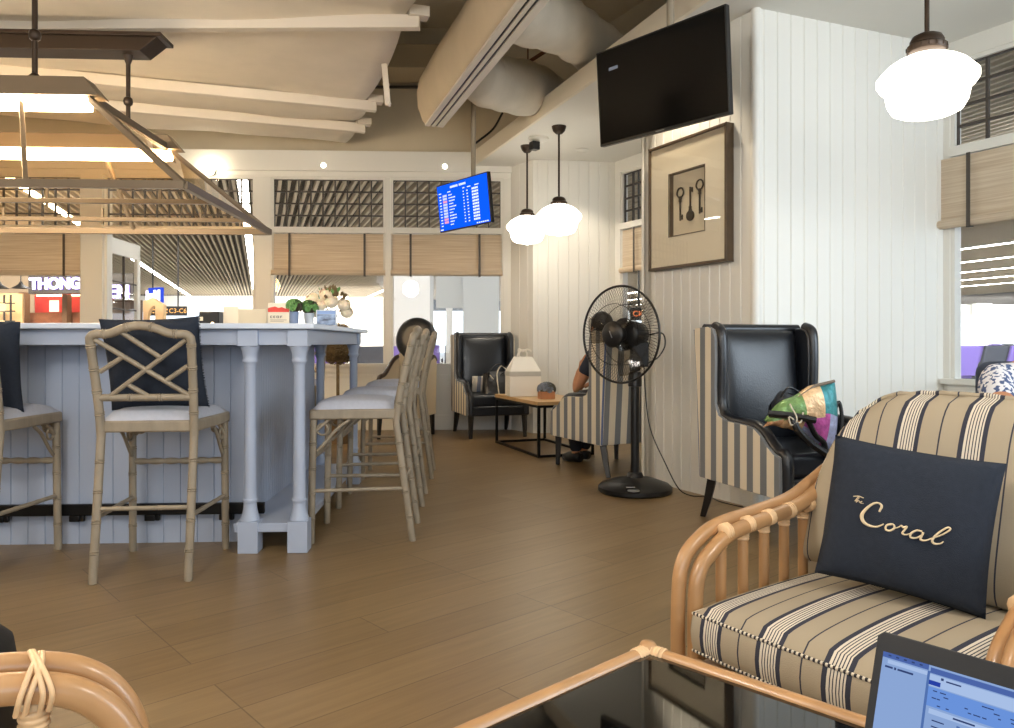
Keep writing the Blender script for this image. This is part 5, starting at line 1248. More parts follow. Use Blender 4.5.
# ------------------------------------------------------------------ schoolhouse pendants
GLOBE = emat('opal_globe', (255, 247, 232), 5.0)
def pendant(x, y, zc, label, D=0.42, first=None):
    t = thing('pendant_lamp', label, 'pendant lamp', (x, y, zc), 0, 'white schoolhouse globe pendants')
    k = D / 0.42
    mb = MB(); mb.lathe([(0.06, 0.135), (0.085, 0.128), (0.13, 0.108), (0.165, 0.085), (0.19, 0.058), (0.21, 0.035), (0.21, 0.012), (0.195, -0.012), (0.175, -0.03), (0.172, -0.05), (0.165, -0.085), (0.145, -0.12), (0.11, -0.137), (0.05, -0.146), (0.025, -0.150), (0.018, -0.158), (0.001, -0.160)], n=40); g_ = mb.build('globe', GLOBE, t, 60); g_.scale = (k, k, k)
    mb = MB(); mb.lathe([(0.001, 0.205), (0.035, 0.205), (0.055, 0.195), (0.064, 0.178), (0.064, 0.165), (0.074, 0.158), (0.074, 0.135), (0.066, 0.128), (0.001, 0.128)], n=32)
    for q in range(16): a = 2 * PI * q / 16; mb.tube([(0.0745 * math.cos(a), 0.0745 * math.sin(a), 0.139), (0.0745 * math.cos(a), 0.0745 * math.sin(a), 0.155)], 0.003, 5)
    mb.build('fitter', BRONZE, t, 50)
    mb = MB(); mb.cyl((0, 0, 0.2), (0, 0, CZ - zc - 0.05), 0.0095, n=10); mb.build('stem', BRONZE, t)
    mb = MB(); mb.lathe([(0.001, -0.075), (0.03, -0.07), (0.055, -0.045), (0.066, -0.015), (0.068, 0.0), (0.001, 0.0)], (0, 0, CZ - zc), 24); mb.build('ceiling_rose', BRONZE, t, 50)
    return t
pendant(1.713, 3.10, 2.05, 'nearest white globe pendant hanging before the bright board wall and right window', 0.375)
pendant(0.482, 7.05, 2.14, 'white globe pendant on the shorter-looking rod beside the ceiling downlight in the alcove')
pendant(0.205, 7.75, 2.15, 'farthest white globe pendant hanging beside the blue flight display')

# ------------------------------------------------------------------ people
def skin_mesh(name, chains, m, parent, sub=2):
    """chains: list of [(point, radius), ...]; a chain may start at an existing point to branch"""
    vs, es, rs, idx = [], [], [], {}
    def vid(p, r):
        k = tuple(round(c, 4) for c in p)
        if k not in idx: idx[k] = len(vs); vs.append(p); rs.append(r)
        return idx[k]
    for ch in chains:
        prev = None
        for p, r in ch:
            i = vid(p, r)
            if prev is not None and prev != i: es.append((prev, i))
            prev = i
    me = bpy.data.meshes.new(name); me.from_pydata(vs, es, []); o = bpy.data.objects.new(name, me); COL.objects.link(o)
    md = o.modifiers.new('skin', 'SKIN'); md.use_smooth_shade = True
    for i, sv in enumerate(me.skin_vertices[0].data):
        sv.radius = (rs[i], rs[i]) if not isinstance(rs[i], tuple) else rs[i]; sv.use_root = (i == 0)
    ss = o.modifiers.new('sub', 'SUBSURF'); ss.levels = sub; ss.render_levels = sub
    me.materials.append(m)
    if parent is not None: o.parent = parent
    return o
def hand(w, e, r=0.008, curl=0.5, side=1):
    """fingers from wrist w, direction from elbow e"""
    w, e = V(w), V(e); d = (w - e).normalized(); s = d.cross(V((0, 0, 1))).normalized(); n = s.cross(d).normalized(); ch = []
    palm = w + d * 0.05
    ch.append([(tuple(w), 0.024), (tuple(palm), (0.036, 0.018))])
    for k, L_ in enumerate((0.070, 0.080, 0.074, 0.058)):
        b = palm + d * 0.035 + s * (0.028 - 0.019 * k); m1 = b + d * L_ * .45 - n * 0.008 * curl * 2; m2 = m1 + d * L_ * .3 - n * 0.022 * curl * 1.5; m3 = m2 + d * L_ * .12 - n * 0.025 * curl * 1.5
        ch.append([(tuple(palm), (0.036, 0.018)), (tuple(b), 0.0098), (tuple(m1), 0.0092), (tuple(m2), 0.0085), (tuple(m3), 0.0075)])
    tb_ = w + d * 0.028 + s * side * 0.030; t1 = tb_ + d * 0.03 + s * side * 0.016 - n * 0.01; t2 = t1 + d * 0.028 + s * side * 0.002 - n * 0.012
    ch.append([(tuple(w), 0.024), (tuple(tb_), 0.012), (tuple(t1), 0.0105), (tuple(t2), 0.009)])
    return ch
def figure(label, loc, rz, J, shirt, trous, shoe, hair_long=False):
    t = thing('person', label, 'person', loc, rz)
    pel, chest, neck, head = J['pelvis'], J['chest'], J['neck'], J['head']
    mid = tuple(V(pel).lerp(V(chest), .5))
    ch = [[(pel, (0.15, 0.11)), (mid, (0.135, 0.105)), (chest, (0.155, 0.11)), (neck, 0.052), (tuple(V(neck).lerp(V(head), .55)), 0.06), (head, (0.075, 0.092)), (tuple(V(head) + (V(head) - V(neck)).normalized() * 0.075), (0.062, 0.075))]]
    sh, tr = [], []
    sh.append([(pel, (0.168, 0.125)), (mid, (0.152, 0.12)), (chest, (0.17, 0.125)), (tuple(V(chest).lerp(V(neck), .7)), 0.075)])
    for k, s in (('r', -1), ('l', 1)):
        S_, E_, W_ = J['sh_' + k], J['el_' + k], J['wr_' + k]
        fa_ = tuple(V(E_).lerp(V(W_), .35))
        ch.append([(chest, (0.155, 0.11)), (S_, 0.058), (tuple(V(S_).lerp(V(E_), .5)), 0.050), (E_, 0.041), (fa_, 0.043), (W_, 0.025)]); ch += hand(W_, E_, side=s)
        sl = tuple(V(S_).lerp(V(E_), .56))
        sh.append([(chest, (0.17, 0.125)), (S_, 0.072), (tuple(V(S_).lerp(V(E_), .4)), 0.066), (sl, 0.060)])
        H_, K_, A_, T_ = J['hip_' + k], J['kn_' + k], J['an_' + k], J['to_' + k]
        ch.append([(pel, (0.15, 0.11)), (H_, 0.085), (tuple(V(H_).lerp(V(K_), .5)), 0.075), (K_, 0.056), (tuple(V(K_).lerp(V(A_), .4)), 0.054), (A_, 0.035), (tuple(V(A_).lerp(V(T_), .5) + V((0, 0, -0.02))), 0.035), (T_, 0.025)])
        tr.append([(pel, (0.17, 0.125)), (H_, 0.098), (tuple(V(H_).lerp(V(K_), .5)), 0.088), (K_, 0.072), (tuple(V(K_).lerp(V(A_), .4)), 0.068), (tuple(V(K_).lerp(V(A_), 1.0)), 0.052)])
        mb = MB(); a, b = V(A_), V(T_); d = (b - a); d.z = 0; d.normalize()
        mb.tube([(a.x - d.x * .05, a.y - d.y * .05, 0.045), (a.x, a.y, 0.05), (b.x - d.x * .04, b.y - d.y * .04, 0.042), (b.x + d.x * .03, b.y + d.y * .03, 0.032)], [0.036, 0.045, 0.044, 0.028], 12); mb.build('shoe', shoe, t, 80)
    skin_mesh('body', ch, SKIN, t); skin_mesh('shirt', sh, shirt, t); skin_mesh('trousers', tr, trous, t)
    # hair cap and facial features; head faces J['look'] (unit, horizontal)
    hc = V(head) + (V(head) - V(neck)).normalized() * 0.03; lk = V(J['look']).normalized(); rt = lk.cross(V((0, 0, 1))).normalized()
    mb = MB()
    def hf(u, v):
        a = 2 * PI * u; el = R(-25 + 115 * v); q = V((math.cos(a) * math.cos(el), math.sin(a) * math.cos(el), math.sin(el)))
        p = hc + V((0, 0, 0.012)) + V((q.x * 0.094, q.y * 0.094, q.z * 0.112)) - lk * 0.014
        if q.dot(lk) > 0.45 and v < 0.62: p = hc + V((0, 0, 0.03)) + V((q.x, q.y, q.z)) * 0.062
        return tuple(p)
    mb.grid(28, 14, hf)
    if hair_long: mb.tube([tuple(hc - lk * 0.06), tuple(hc - lk * 0.09 + V((0, 0, -0.12))), tuple(hc - lk * 0.085 + V((0, 0, -0.24)))], [0.08, 0.075, 0.03], 12)
    mb.build('hair', HAIR, t, 80)
    for s in (-1, 1):
        mb = MB(); mb.ball(tuple(hc + lk * 0.078 + rt * s * 0.032 + V((0, 0, -0.012))), 0.0125, 12, 8); mb.build('eye', WHITE, t, 80)
        mb = MB(); mb.ball(tuple(hc + rt * s * 0.084 + V((0, 0, -0.02)) - lk * 0.005), 0.028, 10, 8, (0.5, 0.7, 1.1)); mb.build('ear', SKIN, t, 80)
    mb = MB(); mb.tube([tuple(hc + lk * 0.078 + V((0, 0, 0.0))), tuple(hc + lk * 0.104 + V((0, 0, -0.045))), tuple(hc + lk * 0.082 + V((0, 0, -0.05)))], [0.009, 0.016, 0.008], 10); mb.build('nose', SKIN, t, 80)
    mb = MB(); mb.tube([tuple(hc + lk * 0.075 + rt * -0.024 + V((0, 0, -0.08))), tuple(hc + lk * 0.084 + V((0, 0, -0.082))), tuple(hc + lk * 0.075 + rt * 0.024 + V((0, 0, -0.08)))], 0.006, 8); mb.build('mouth', mat('lips', (150, 84, 74), 0.5) if 'lips' not in MATS else MATS['lips'], t, 80)
    return t
DARKT = mat('dark_trousers', (26, 27, 33), 0.85); DARKS = mat('dark_shirt', (38, 42, 54), 0.85)
c2 = face(-0.474, 0.88)
J = dict(pelvis=(0.02, 0.07, 0.57), chest=(0.06, 0.09, 0.88), neck=(0.10, 0.07, 1.0), head=(0.115, 0.03, 1.09), look=(0.1, -1, -0.1),
         sh_l=(0.225, 0.08, 0.90), el_l=(0.335, -0.02, 0.610), wr_l=(0.300, 0.0, 0.775), sh_r=(-0.12, 0.08, 0.92), el_r=(-0.20, -0.12, 0.72), wr_r=(-0.05, -0.30, 0.66),
         hip_l=(0.10, 0.02, 0.55), kn_l=(0.12, -0.40, 0.52), an_l=(0.11, -0.34, 0.08), to_l=(0.13, -0.46, 0.03), hip_r=(-0.08, 0.02, 0.55), kn_r=(-0.10, -0.41, 0.52), an_r=(-0.02, -0.42, 0.08), to_r=(0.0, -0.55, 0.03))
figure('person sitting in the striped wing chair behind the fan, bare elbow on its arm', (0.834, 6.056, 0), c2, J, DARKS, DARKT, BLACK)
def floral():
    m = bpy.data.materials.new('floral_shirt'); m.use_nodes = True; nt = m.node_tree; b = nt.nodes['Principled BSDF']; b.inputs['Roughness'].default_value = 0.85
    tc = nt.nodes.new('ShaderNodeTexCoord'); n = nt.nodes.new('ShaderNodeTexNoise'); n.inputs['Scale'].default_value = 55; n.inputs['Detail'].default_value = 2; nt.links.new(tc.outputs['Object'], n.inputs[0])
    r = nt.nodes.new('ShaderNodeValToRGB'); r.color_ramp.interpolation = 'CONSTANT'; r.color_ramp.elements[0].color = lin((74, 92, 132)); r.color_ramp.elements[1].position = 0.48; r.color_ramp.elements[1].color = lin((222, 222, 226))
    nt.links.new(n.outputs['Fac'], r.inputs[0]); nt.links.new(r.outputs[0], b.inputs['Base Color']); return m
# navy tub chair with a second person, right edge
t = thing('navy_armchair', 'low navy armchair at the right picture edge under the window', 'armchair', (2.33, 2.84, 0), R(4))
NAVC = mat('navy_cover', (46, 58, 80), 0.6)
mb = MB(); mb.box((-0.36, 0.24, 0.18), (0.36, 0.38, 0.92)); mb.build('backrest', NAVC, t, 60, bevel=0.05, bseg=4)
mb = MB(); mb.box((-0.27, -0.30, 0.20), (0.27, 0.26, 0.43)); mb.build('seat_cushion', NAVC, t, 60, bevel=0.04, bseg=4)
for s in (-1, 1):
    mb = MB(); mb.box((s * 0.32 - 0.05, -0.30, 0.18), (s * 0.32 + 0.05, 0.30, 0.60)); mb.build('armrest', NAVC, t, 60, bevel=0.04, bseg=4)
    for y in (-0.25, 0.28): mb = MB(); mb.cyl((s * 0.29, y, 0), (s * 0.28, y, 0.2), 0.018, 0.025); mb.build('leg', BLKWOOD, t)
J = dict(pelvis=(0.0, 0.02, 0.50), chest=(0.0, 0.12, 0.80), neck=(0.0, 0.09, 0.96), head=(0.0, 0.04, 1.07), look=(0.1, -1, -0.2),
         sh_r=(-0.19, 0.10, 0.855), el_r=(-0.30, -0.12, 0.715), wr_r=(-0.08, -0.27, 0.70), sh_l=(0.19, 0.10, 0.86), el_l=(0.28, -0.10, 0.68), wr_l=(0.10, -0.28, 0.66),
         hip_r=(-0.09, -0.02, 0.52), kn_r=(-0.12, -0.44, 0.50), an_r=(-0.12, -0.46, 0.08), to_r=(-0.13, -0.58, 0.03), hip_l=(0.09, -0.02, 0.52), kn_l=(0.12, -0.44, 0.50), an_l=(0.12, -0.46, 0.08), to_l=(0.13, -0.58, 0.03))
figure('person in blue and white floral shirt sitting in the navy armchair at the right edge', (2.03, 2.78, 0), R(4), J, floral(), DARKT, BLACK)
# ------------------------------------------------------------------ concourse beyond the windows
ca = V((-0.309, 0.951)); cb = V((0.951, 0.309)); CC = 3.95
mb = MB(); mb.prism([(-45, 8.9), (1.3, 8.9), (1.34, 8.55), (4.75, 2.0), (7.4, -3.2), (45, -3.2), (45, 75), (-45, 75)], -0.1, 0.0, 'z')
struct(mb.build('floor_concourse', mat('concourse_floor', (176, 172, 166), 0.25), smooth=0))
nW = V((-wd.y, wd.x)); nW = nW if nW.x > 0 else -nW
mb = MB(); mb.prism([(-45, 9.0), (1.45, 9.0), (4.85, 2.4), (7.9, -3.2), (45, -3.2), (45, 75), (-45, 75)], CC + 0.10, CC + 0.2, 'z')
struct(mb.build('ceiling_concourse', mat('slat_backing', (70, 64, 56), 0.9), smooth=0))
mb = MB(); o = -14.0
while o < 42:
    base = cb * o
    sy = (9.05 - base.y) / 0.951
    dist0 = (base - V(LW)).dot(nW); sw = (0.25 - dist0) / ca.dot(nW) if ca.dot(nW) != 0 else 1e9
    sy3 = (-3.0 - base.y) / 0.951
    s0 = max(min(sy, sw), sy3); p = base + ca * s0; q = base + ca * 52
    mb.bar((p.x, p.y, CC + 0.04), (q.x, q.y, CC + 0.04), 0.055, 0.11)
    o += 0.165
struct(mb.build('ceiling_slats', mat('slat_paint', (196, 184, 162), 0.6), smooth=0))
STRIP = emat('strip_glow', (255, 250, 240), 24.0)
LGRP = 'linear lights under the slatted concourse ceiling'
for o, s0, lab in ((-7.8, 8, 'linear ceiling light seen through the reed blind over the purple sign'), (-4.2, 12.5, 'linear ceiling light running down behind the open glazed door'), (-0.30, 9.4, 'steep linear ceiling light beside the wide window post'), (6.6, 22, 'linear ceiling light in the window above the white roses'),
                  (20.8, 10, 'highest linear light in the right window beside the hanging globe'), (24.3, 10, 'second linear light from the top in the right window'), (27.8, 10, 'third linear light from the top in the right window'), (31.3, 10, 'fourth linear light from the top in the right window'), (34.8, 10, 'lowest linear light in the right window')):
    p = cb * o + ca * s0; E_ = 51 if o < 10 else (59 - (cb * o).y) / 0.951; E_ = 49 if o == 6.6 else E_; E_ = 18 if o == -7.8 else E_
    t = thing('linear_light', lab, 'ceiling light', (p.x, p.y, CC - 0.02), math.atan2(ca.y, ca.x), LGRP)
    mb = MB(); mb.box((0, -0.085, -0.045), (E_ - s0, 0.085, -0.04)); mb.build('diffuser', STRIP, t, 0)
    mb = MB(); mb.box((0, -0.10, -0.038), (E_ - s0, 0.10, 0.0)); mb.build('housing', WHITE, t, 0)
# end walls, columns, partitions
CWALL = mat('concourse_wall', (236, 232, 222), 0.7)
def at(px, d): return (px - 507) / F * d
def zz(py, d): return 1 + (342 - py) * d / F
def blockwall(name, x0, x1, y0, y1, z0, z1, m=CWALL):
    mb = MB(); mb.box((x0, y0, z0), (x1, y1, z1)); return struct(mb.build(name, m, smooth=0))
blockwall('wall_concourse_end', at(206, 50), at(430, 50), 50, 50.4, 0, CC + 0.1)
blockwall('wall_concourse_upper', -44, at(206, 50), 50, 50.4, 3.0, CC + 0.1)
blockwall('pillar_1', at(392, 12.5), at(430, 12.5), 12.5, 13.1, 0, 2.85)
blockwall('partition_1', at(463, 13.5), at(499, 13.5), 13.5, 13.6, 0, 2.9, mat('partition_grey', (190, 188, 178), 0.6))
blockwall('partition_2', at(436, 14), at(466, 14), 14.0, 14.15, zz(308, 14), 2.9, MATS['partition_grey'])
blockwall('pillar_2', at(446, 14), at(452, 14), 14.0, 14.15, 0, zz(308, 14))
blockwall('pillar_3', at(977, 60), at(992, 60), 60, 60.6, 0, CC + 0.1)
blockwall('pillar_4', at(340, 50), at(352, 50), 49, 49.4, 0, CC)
# glazed outer wall far right: mullions against the bright sky
mb = MB()
for k in range(16): mb.box((20 + k * 2.4, 62, 0), (20.25 + k * 2.4, 62.2, CC))
mb.box((10, 61.9, 3.2), (60, 62.3, CC + 0.1)); mb.box((10, 61.9, 0), (60, 62.3, 0.7)); struct(mb.build('wall_glazed', CWALL, smooth=0))
# purple gate seats: a bench of four seats on one beam
PUR = mat('purple_seat', (146, 124, 208), 0.6); GREYS = mat('grey_seat', (84, 88, 98), 0.5); CHROME = mat('seat_chrome', (176, 178, 182), 0.25, 0.9)
def make_bench(label, group, loc, rz):
    t = thing('gate_bench', label, 'bench', loc, rz, group)
    mb = MB(); mb.box((-1.25, -0.04, 0.30), (1.25, 0.04, 0.37)); mb.build('beam', CHROME, t, 0, bevel=0.005)
    for x in (-0.95, 0.95):
        mb = MB(); mb.bar((x, 0, 0.32), (x, 0, 0.03), 0.05, 0.05); mb.bar((x, -0.28, 0.025), (x, 0.28, 0.025), 0.05, 0.03); mb.build('leg', CHROME, t, 0)
    for k in range(4):
        x = -0.93 + 0.62 * k; m = PUR if k % 2 == 1 else GREYS
        mb = MB(); mb.box((x - 0.25, -0.24, 0.38), (x + 0.25, 0.22, 0.45)); mb.build('seat', m, t, 40, bevel=0.02)
        mb = MB(); mb.prism([(0.20, 0.42), (0.27, 0.42), (0.40, 0.93), (0.34, 0.94)], x - 0.26, x + 0.26, 'x'); mb.build('backrest', m, t, 40, bevel=0.02)
    mb = MB()
    for k in range(5):
        x = -1.24 + 0.62 * k; mb.tube(smoothpath([(x, 0.22, 0.4), (x, 0.2, 0.62), (x, 0.12, 0.66), (x, -0.12, 0.65), (x, -0.2, 0.58), (x, -0.18, 0.4)], 4), 0.016, 8)
    mb.build('armrest', CHROME, t, 60)
    return t
GB = 'purple and grey gate seats in the concourse'
b0 = make_bench('purple and grey gate bench nearest to the right window', GB, (8.5, 13.4, 0), R(200))
for (x, y, a, lab) in ((10.6, 16.2, 200, 'second gate bench beyond the right window, behind the nearest purple one'), (13.2, 20.0, 200, 'third gate bench from the right window, grey and purple'), (17.0, 26.0, 200, 'farthest gate bench in the right window near the bright glazing'),
                       (-2.4, 11.3, 4, 'gate bench with purple seats behind the topiary ball'), (-1.3, 15.2, 4, 'gate bench with purple seats in the window beside the black wing armchair')):
    dup(b0, (x, y, 0), R(a), lab)

# shops to the left
SHOP = thing('food_kiosk', 'red lit shop front under the purple THONG sign beyond the left window', 'shop', (-9.4, 16.0, 0), R(-8))
RW = mat('shop_red', (196, 52, 42), 0.6, var=0.1, vscale=3); BRK = mat('shop_brick', (148, 92, 62), 0.8, var=0.25, vscale=10); DRK = mat('shop_dark', (62, 58, 54), 0.6)
mb = MB(); mb.box((-1.60, 1.2, 1.62), (0.30, 1.3, 2.15)); mb.build('red_wall', RW, SHOP, 0)
mb = MB(); mb.box((-1.60, 0.9, 0), (0.3, 1.2, 1.66)); mb.build('counter', BRK, SHOP, 0)
mb = MB(); mb.box((-0.75, 0.0, 2.02), (0.62, 0.18, 2.56)); mb.build('sign_board', DRK, SHOP, 0)
mb = MB(); mb.box((-0.52, 0.7, 0), (-0.40, 0.85, 2.05)); mb.box((-1.50, 0.6, 0), (-1.34, 0.75, 2.1)); mb.build('post', mat('shop_wood', (120, 88, 60), 0.6), SHOP, 0)
for x, w, m in ((-1.10, 0.22, emat('lit_picture', (255, 226, 190), 1.6)), (-0.78, 0.16, mat('dull_picture', (150, 62, 54), 0.6))):
    mb = MB(); mb.box((x - w / 2, 1.17, 1.69 if w > .2 else 1.84), (x + w / 2, 1.199, 1.95 if w > .2 else 2.0)); mb.build('wall_picture', m, SHOP, 0)
mb = MB(); mb.box((-1.35, 0.95, 2.03), (-0.1, 1.0, 2.06)); mb.build('light_strip', emat('shop_light', (255, 214, 160), 8), SHOP, 0)
SIGNL = emat('sign_white', (244, 236, 255), 2.2); SIGNP = emat('sign_purple', (110, 60, 220), 1.0)
def signtext(s, x, z, size, parent, m1=SIGNL, m2=SIGNP, y=-0.03, sp=1.05):
    M_ = T(x, y, z) @ Matrix.Rotation(R(90), 4, 'X')
    text('sign_letters', s, size, m1, parent, M_, 0.015, spacing=sp, offset=0.012)
    text('letter_halo', s, size, m2, parent, T(0, 0.022, 0) @ M_, 0.004, spacing=sp, offset=0.022)
signtext('THONG', -0.105, 2.22, 0.325, SHOP, sp=0.98)
S2 = thing('shop_sign', 'purple lit sign ending in EN, seen through the open glazed door', 'sign', (-8.0, 15.7, 0), R(-8))
mb = MB(); mb.box((-0.75, 0.0, 1.95), (0.3, 0.15, 2.42)); mb.build('sign_board', DRK, S2, 0)
mb = MB(); mb.box((-0.75, 0.02, 0), (-0.6, 0.15, 1.95)); mb.box((-0.75, 0.6, 0), (0.05, 0.7, 1.9)); mb.build('post', mat('shop_wood_dark', (96, 74, 56), 0.6), S2, 0)
signtext('EN', 0.0, 2.03, 0.36, S2)
for i, (x, lab) in enumerate(((-10.42, 'dark cone pendant lamp at the left picture edge beside the shop'), (-9.98, 'dark cone pendant lamp just left of the shop sign'))):
    t = thing('cone_pendant_lamp', lab, 'lamp', (x, 15.6, 2.1), 0, 'cone lamps at the shop')
    mb = MB(); mb.lathe([(0.02, 0.14), (0.05, 0.08), (0.18, 0.0), (0.17, 0.0), (0.04, 0.07), (0.01, 0.13)], n=20); mb.build('lamp_shade', BLACK, t, 40)
    mb = MB(); mb.cyl((0, 0, 0.13), (0, 0, 0.34), 0.01); mb.build('stem', BLACK, t)
t = thing('lamp_track', 'thin dark rail carrying the two cone lamps', 'rail', (-10.3, 15.6, 2.44)); mb = MB(); mb.box((-0.8, -0.02, 0), (0.55, 0.02, 0.03)); mb.build('track', BLACK, t, 0)
mb = MB(); mb.box((-0.3, -0.015, 0.03), (-0.27, 0.015, CC - 2.44)); mb.build('drop_rod', BLACK, t, 0)
t = thing('lattice_screen', 'dark lattice screen with lit squares beside the shop', 'screen', (-10.2, 15.3, 0))
mb = MB()
for x in (-0.2, -0.07, 0.07, 0.2): mb.box((x - 0.012, 0, 0), (x + 0.012, 0.03, 1.95))
for z in (0.4, 0.8, 1.15, 1.42, 1.62, 1.78): mb.box((-0.28, 0, z - 0.012), (0.28, 0.03, z + 0.012))
mb.build('lattice', BLACK, t, 0)
for z in (1.35, 1.70): mb = MB(); mb.box((-0.09, -0.01, z - 0.08), (0.09, 0.04, z + 0.08)); mb.build('lantern_square', emat('lantern_square_%d' % int(z * 10), (255, 222, 168), 1.2), t, 0)
mb = MB(); mb.box((-0.9, 0.30, 0), (0.25, 0.36, 2.0)); mb.build('back_panel', mat('warm_back', (206, 168, 118), 0.7), t, 0)
t = thing('blue_sign', 'blue lit box sign with white lettering over the pale wooden arch', 'sign', (at(154, 19), 19.0, 2.15), R(-35))
mb = MB(); mb.box((-0.26, 0, -0.17), (0.24, 0.12, 0.21)); mb.build('sign_box', emat('sign_blue', (50, 74, 196), 1.0), t, 0)
signtext('hoM', 0.0, 0.0, 0.34, t, m2=emat('sign_blue_halo', (150, 170, 255), 1.0), sp=0.95)
t = thing('wooden_arch', 'pale wooden kiosk arch below the blue sign', 'kiosk', (at(152, 18.2), 18.2, 0), R(-10))
WA_ = mat('pale_arch_wood', (232, 196, 146), 0.5)
mb = MB(); ap = [(-0.24, 0), (-0.14, 0), (-0.14, 1.45)] + [(0.08 - 0.22 * math.cos(R(a)), 1.45 + 0.42 * math.sin(R(a))) for a in range(10, 91, 16)] + [(0.08, 1.87), (0.08, 0), (0.30, 0), (0.30, 1.88), (0.0, 2.06), (-0.24, 1.98)]
mb.prism(ap, 0, 0.12, 'y'); mb.build('arch', WA_, t, 0, bevel=0.004)
t = thing('gate_sign', 'black overhead gate sign with orange letters C3-C6', 'sign', (at(166, 21), 21.0, zz(311, 21)), 0)
mb = MB(); mb.box((-0.62, 0, -0.13), (0.55, 0.1, 0.13)); mb.build('sign_board', BLACK, t, 0)
ORG = emat('sign_orange', (255, 190, 110), 1.0)
text('sign_letters', 'C3-C6', 0.18, ORG, t, T(0.33, -0.01, 0) @ Matrix.Rotation(R(90), 4, 'X'), 0.003)
mb = MB()
for k in range(7): mb.box((-0.55 + k * 0.09, -0.006, 0.02), (-0.49 + k * 0.09, -0.001, 0.06)); mb.box((-0.55 + k * 0.09, -0.006, -0.06), (-0.50 + k * 0.09, -0.001, -0.03))
mb.build('sign_print', ORG, t, 0)
mb = MB(); mb.box((-0.4, 0.03, 0.13), (-0.37, 0.06, CC - zz(311, 21))); mb.box((0.3, 0.03, 0.13), (0.33, 0.06, CC - zz(311, 21))); mb.build('drop_rod', BLACK, t, 0)
t = thing('shop_display', 'orange lit sign with the letters CK seen through the small alcove window', 'sign', (at(638, 12), 12.0, zz(314, 12)), 0)
mb = MB(); mb.box((-0.12, 0, -0.10), (0.12, 0.05, 0.10)); mb.build('sign_board', BLACK, t, 0)
text('sign_letters', 'CK', 0.125, emat('sign_red_orange', (255, 140, 84), 1.6), t, T(0.0, -0.01, 0) @ Matrix.Rotation(R(90), 4, 'X'), 0.003)
mb = MB(); mb.box((0.0, 0.01, 0.12), (0.03, 0.04, CC - zz(314, 12))); mb.build('drop_rod', BLACK, t, 0)
t = thing('ceiling_speaker', 'small pale device under the slatted ceiling above the doorway', 'device', (at(191, 14), 14.0, CC - 0.08)); mb = MB(); mb.box((-0.10, -0.12, -0.04), (0.12, 0.12, 0.04)); mb.build('housing', WHITE, t, 0, bevel=0.01)
mb = MB(); mb.cyl((0, 0, 0.03), (0, 0, 0.08), 0.03); mb.build('neck', WHITE, t)
# dim row of shops and beige wall further left, so the blind sees something behind it
blockwall('wall_shop_row', -22, -11.2, 18, 18.3, 0, CC, mat('shop_row', (170, 150, 124), 0.7))

# ------------------------------------------------------------------ light
w = bpy.data.worlds.new('sky'); S.world = w; w.use_nodes = True
bg = w.node_tree.nodes['Background']; bg.inputs[0].default_value = (0.80, 0.90, 1.0, 1); bg.inputs[1].default_value = 1.6
def area(name, loc, target, size, power, col=(1, 1, 1), sy=None, spread=None):
    l = bpy.data.lights.new(name, 'AREA'); l.energy = power; l.color = col; l.size = size
    if sy: l.shape = 'RECTANGLE'; l.size_y = sy
    o = bpy.data.objects.new(name, l); COL.objects.link(o); o.location = loc
    o.rotation_euler = (V(target) - V(loc)).to_track_quat('-Z', 'Y').to_euler()
    if spread: l.spread = R(spread)
    return o
def spot(name, loc, target, power, ang, col=(1, 0.86, 0.68), blend=0.6, rad=0.05):
    l = bpy.data.lights.new(name, 'SPOT'); l.energy = power; l.color = col; l.spot_size = R(ang); l.spot_blend = blend; l.shadow_soft_size = rad
    o = bpy.data.objects.new(name, l); COL.objects.link(o); o.location = loc
    o.rotation_euler = (V(target) - V(loc)).to_track_quat('-Z', 'Y').to_euler(); return o
spot('downlight_alcove', (0.78, 7.90, 2.97), (0.78, 7.90, 0), 35, 100)
spot('spotlight_pier', (1.02, 4.90, 2.97), (1.12, 5.15, 0), 38, 95, (1, 0.86, 0.66))
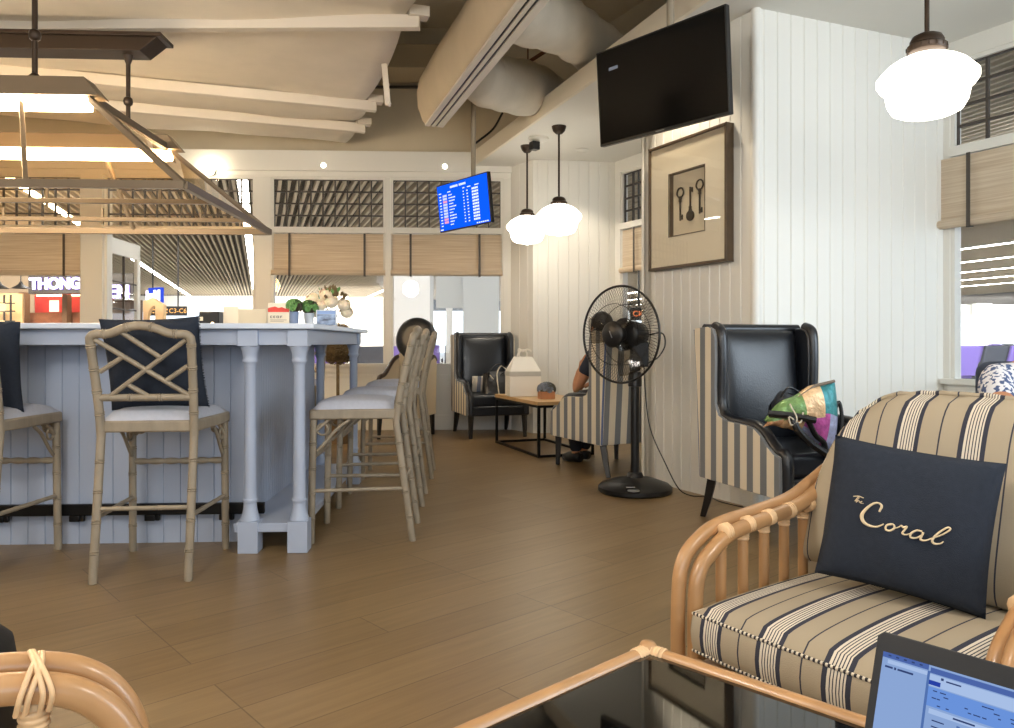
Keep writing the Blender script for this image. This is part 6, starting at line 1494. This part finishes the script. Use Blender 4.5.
area('added_daylight_side', (4.75, 1.3, 1.75), (1.0, 4.2, 1.2), 2.6, 105, (0.74, 0.87, 1.0), 1.9)  # added cool daylight from the right; the side wall has no window here
area('added_fill_rear', (0.0, -3.4, 1.8), (-0.5, 4.0, 1.2), 5.0, 95, (0.82, 0.91, 1.0), 2.2)  # added cool fill in front of the solid rear wall, no window behind it
def bulb(name, loc, power, col=(1, 0.94, 0.86), rad=0.18):
    l = bpy.data.lights.new(name, 'POINT'); l.energy = power; l.color = col; l.shadow_soft_size = rad
    o = bpy.data.objects.new(name, l); COL.objects.link(o); o.location = loc
area('concourse_wall_fill', (-12, 38, 2.2), (-13, 50, 1.6), 14, 1100, (1, 0.98, 0.95), 2.5, 70)  # added area light that brightens the far end wall, no window there
area('concourse_wall_fill', (30, 48, 1.6), (33, 62, 2.4), 22, 2600, (0.95, 0.98, 1.0), 2, 80)  # added area light that brightens the header of the glazed outer wall
area('concourse_near_fill', (-0.6, 9.6, 3.7), (-1.6, 12.6, 1.4), 2.0, 45, (0.97, 0.98, 1.0), 0.6)  # added fill aimed at the white pillar, no fixture modelled
area('concourse_near_fill', (-10.0, 13.2, 3.6), (-9.4, 17.0, 1.4), 2.5, 220, (1, 0.88, 0.72), 0.6)  # added warm fill aimed at the red shop, no fixture modelled
area('concourse_near_fill', (8.5, 8.5, 3.8), (10.5, 15.0, 0.5), 3.0, 420, (0.9, 0.95, 1.0), 1.0)  # added cool fill over the gate benches, no fixture modelled
bulb('unseen_fill_bulb', (1.5, 0.6, 2.1), 40); bulb('unseen_fill_bulb', (-1.4, 0.9, 2.15), 60); bulb('unseen_fill_bulb', (-4.2, 1.6, 2.15), 40)  # added room fill from unseen point lights, no globe lamps hang there
S.view_settings.view_transform = 'Standard'; S.view_settings.look = 'None'; S.view_settings.exposure = 0.6; S.view_settings.gamma = 1.0
S.view_settings.use_curve_mapping = False
S.cycles.max_bounces = 8; S.cycles.transparent_max_bounces = 12; S.cycles.glossy_bounces = 4; S.cycles.caustics_reflective = False; S.cycles.caustics_refractive = False
S.cycles.sample_clamp_indirect = 6.0
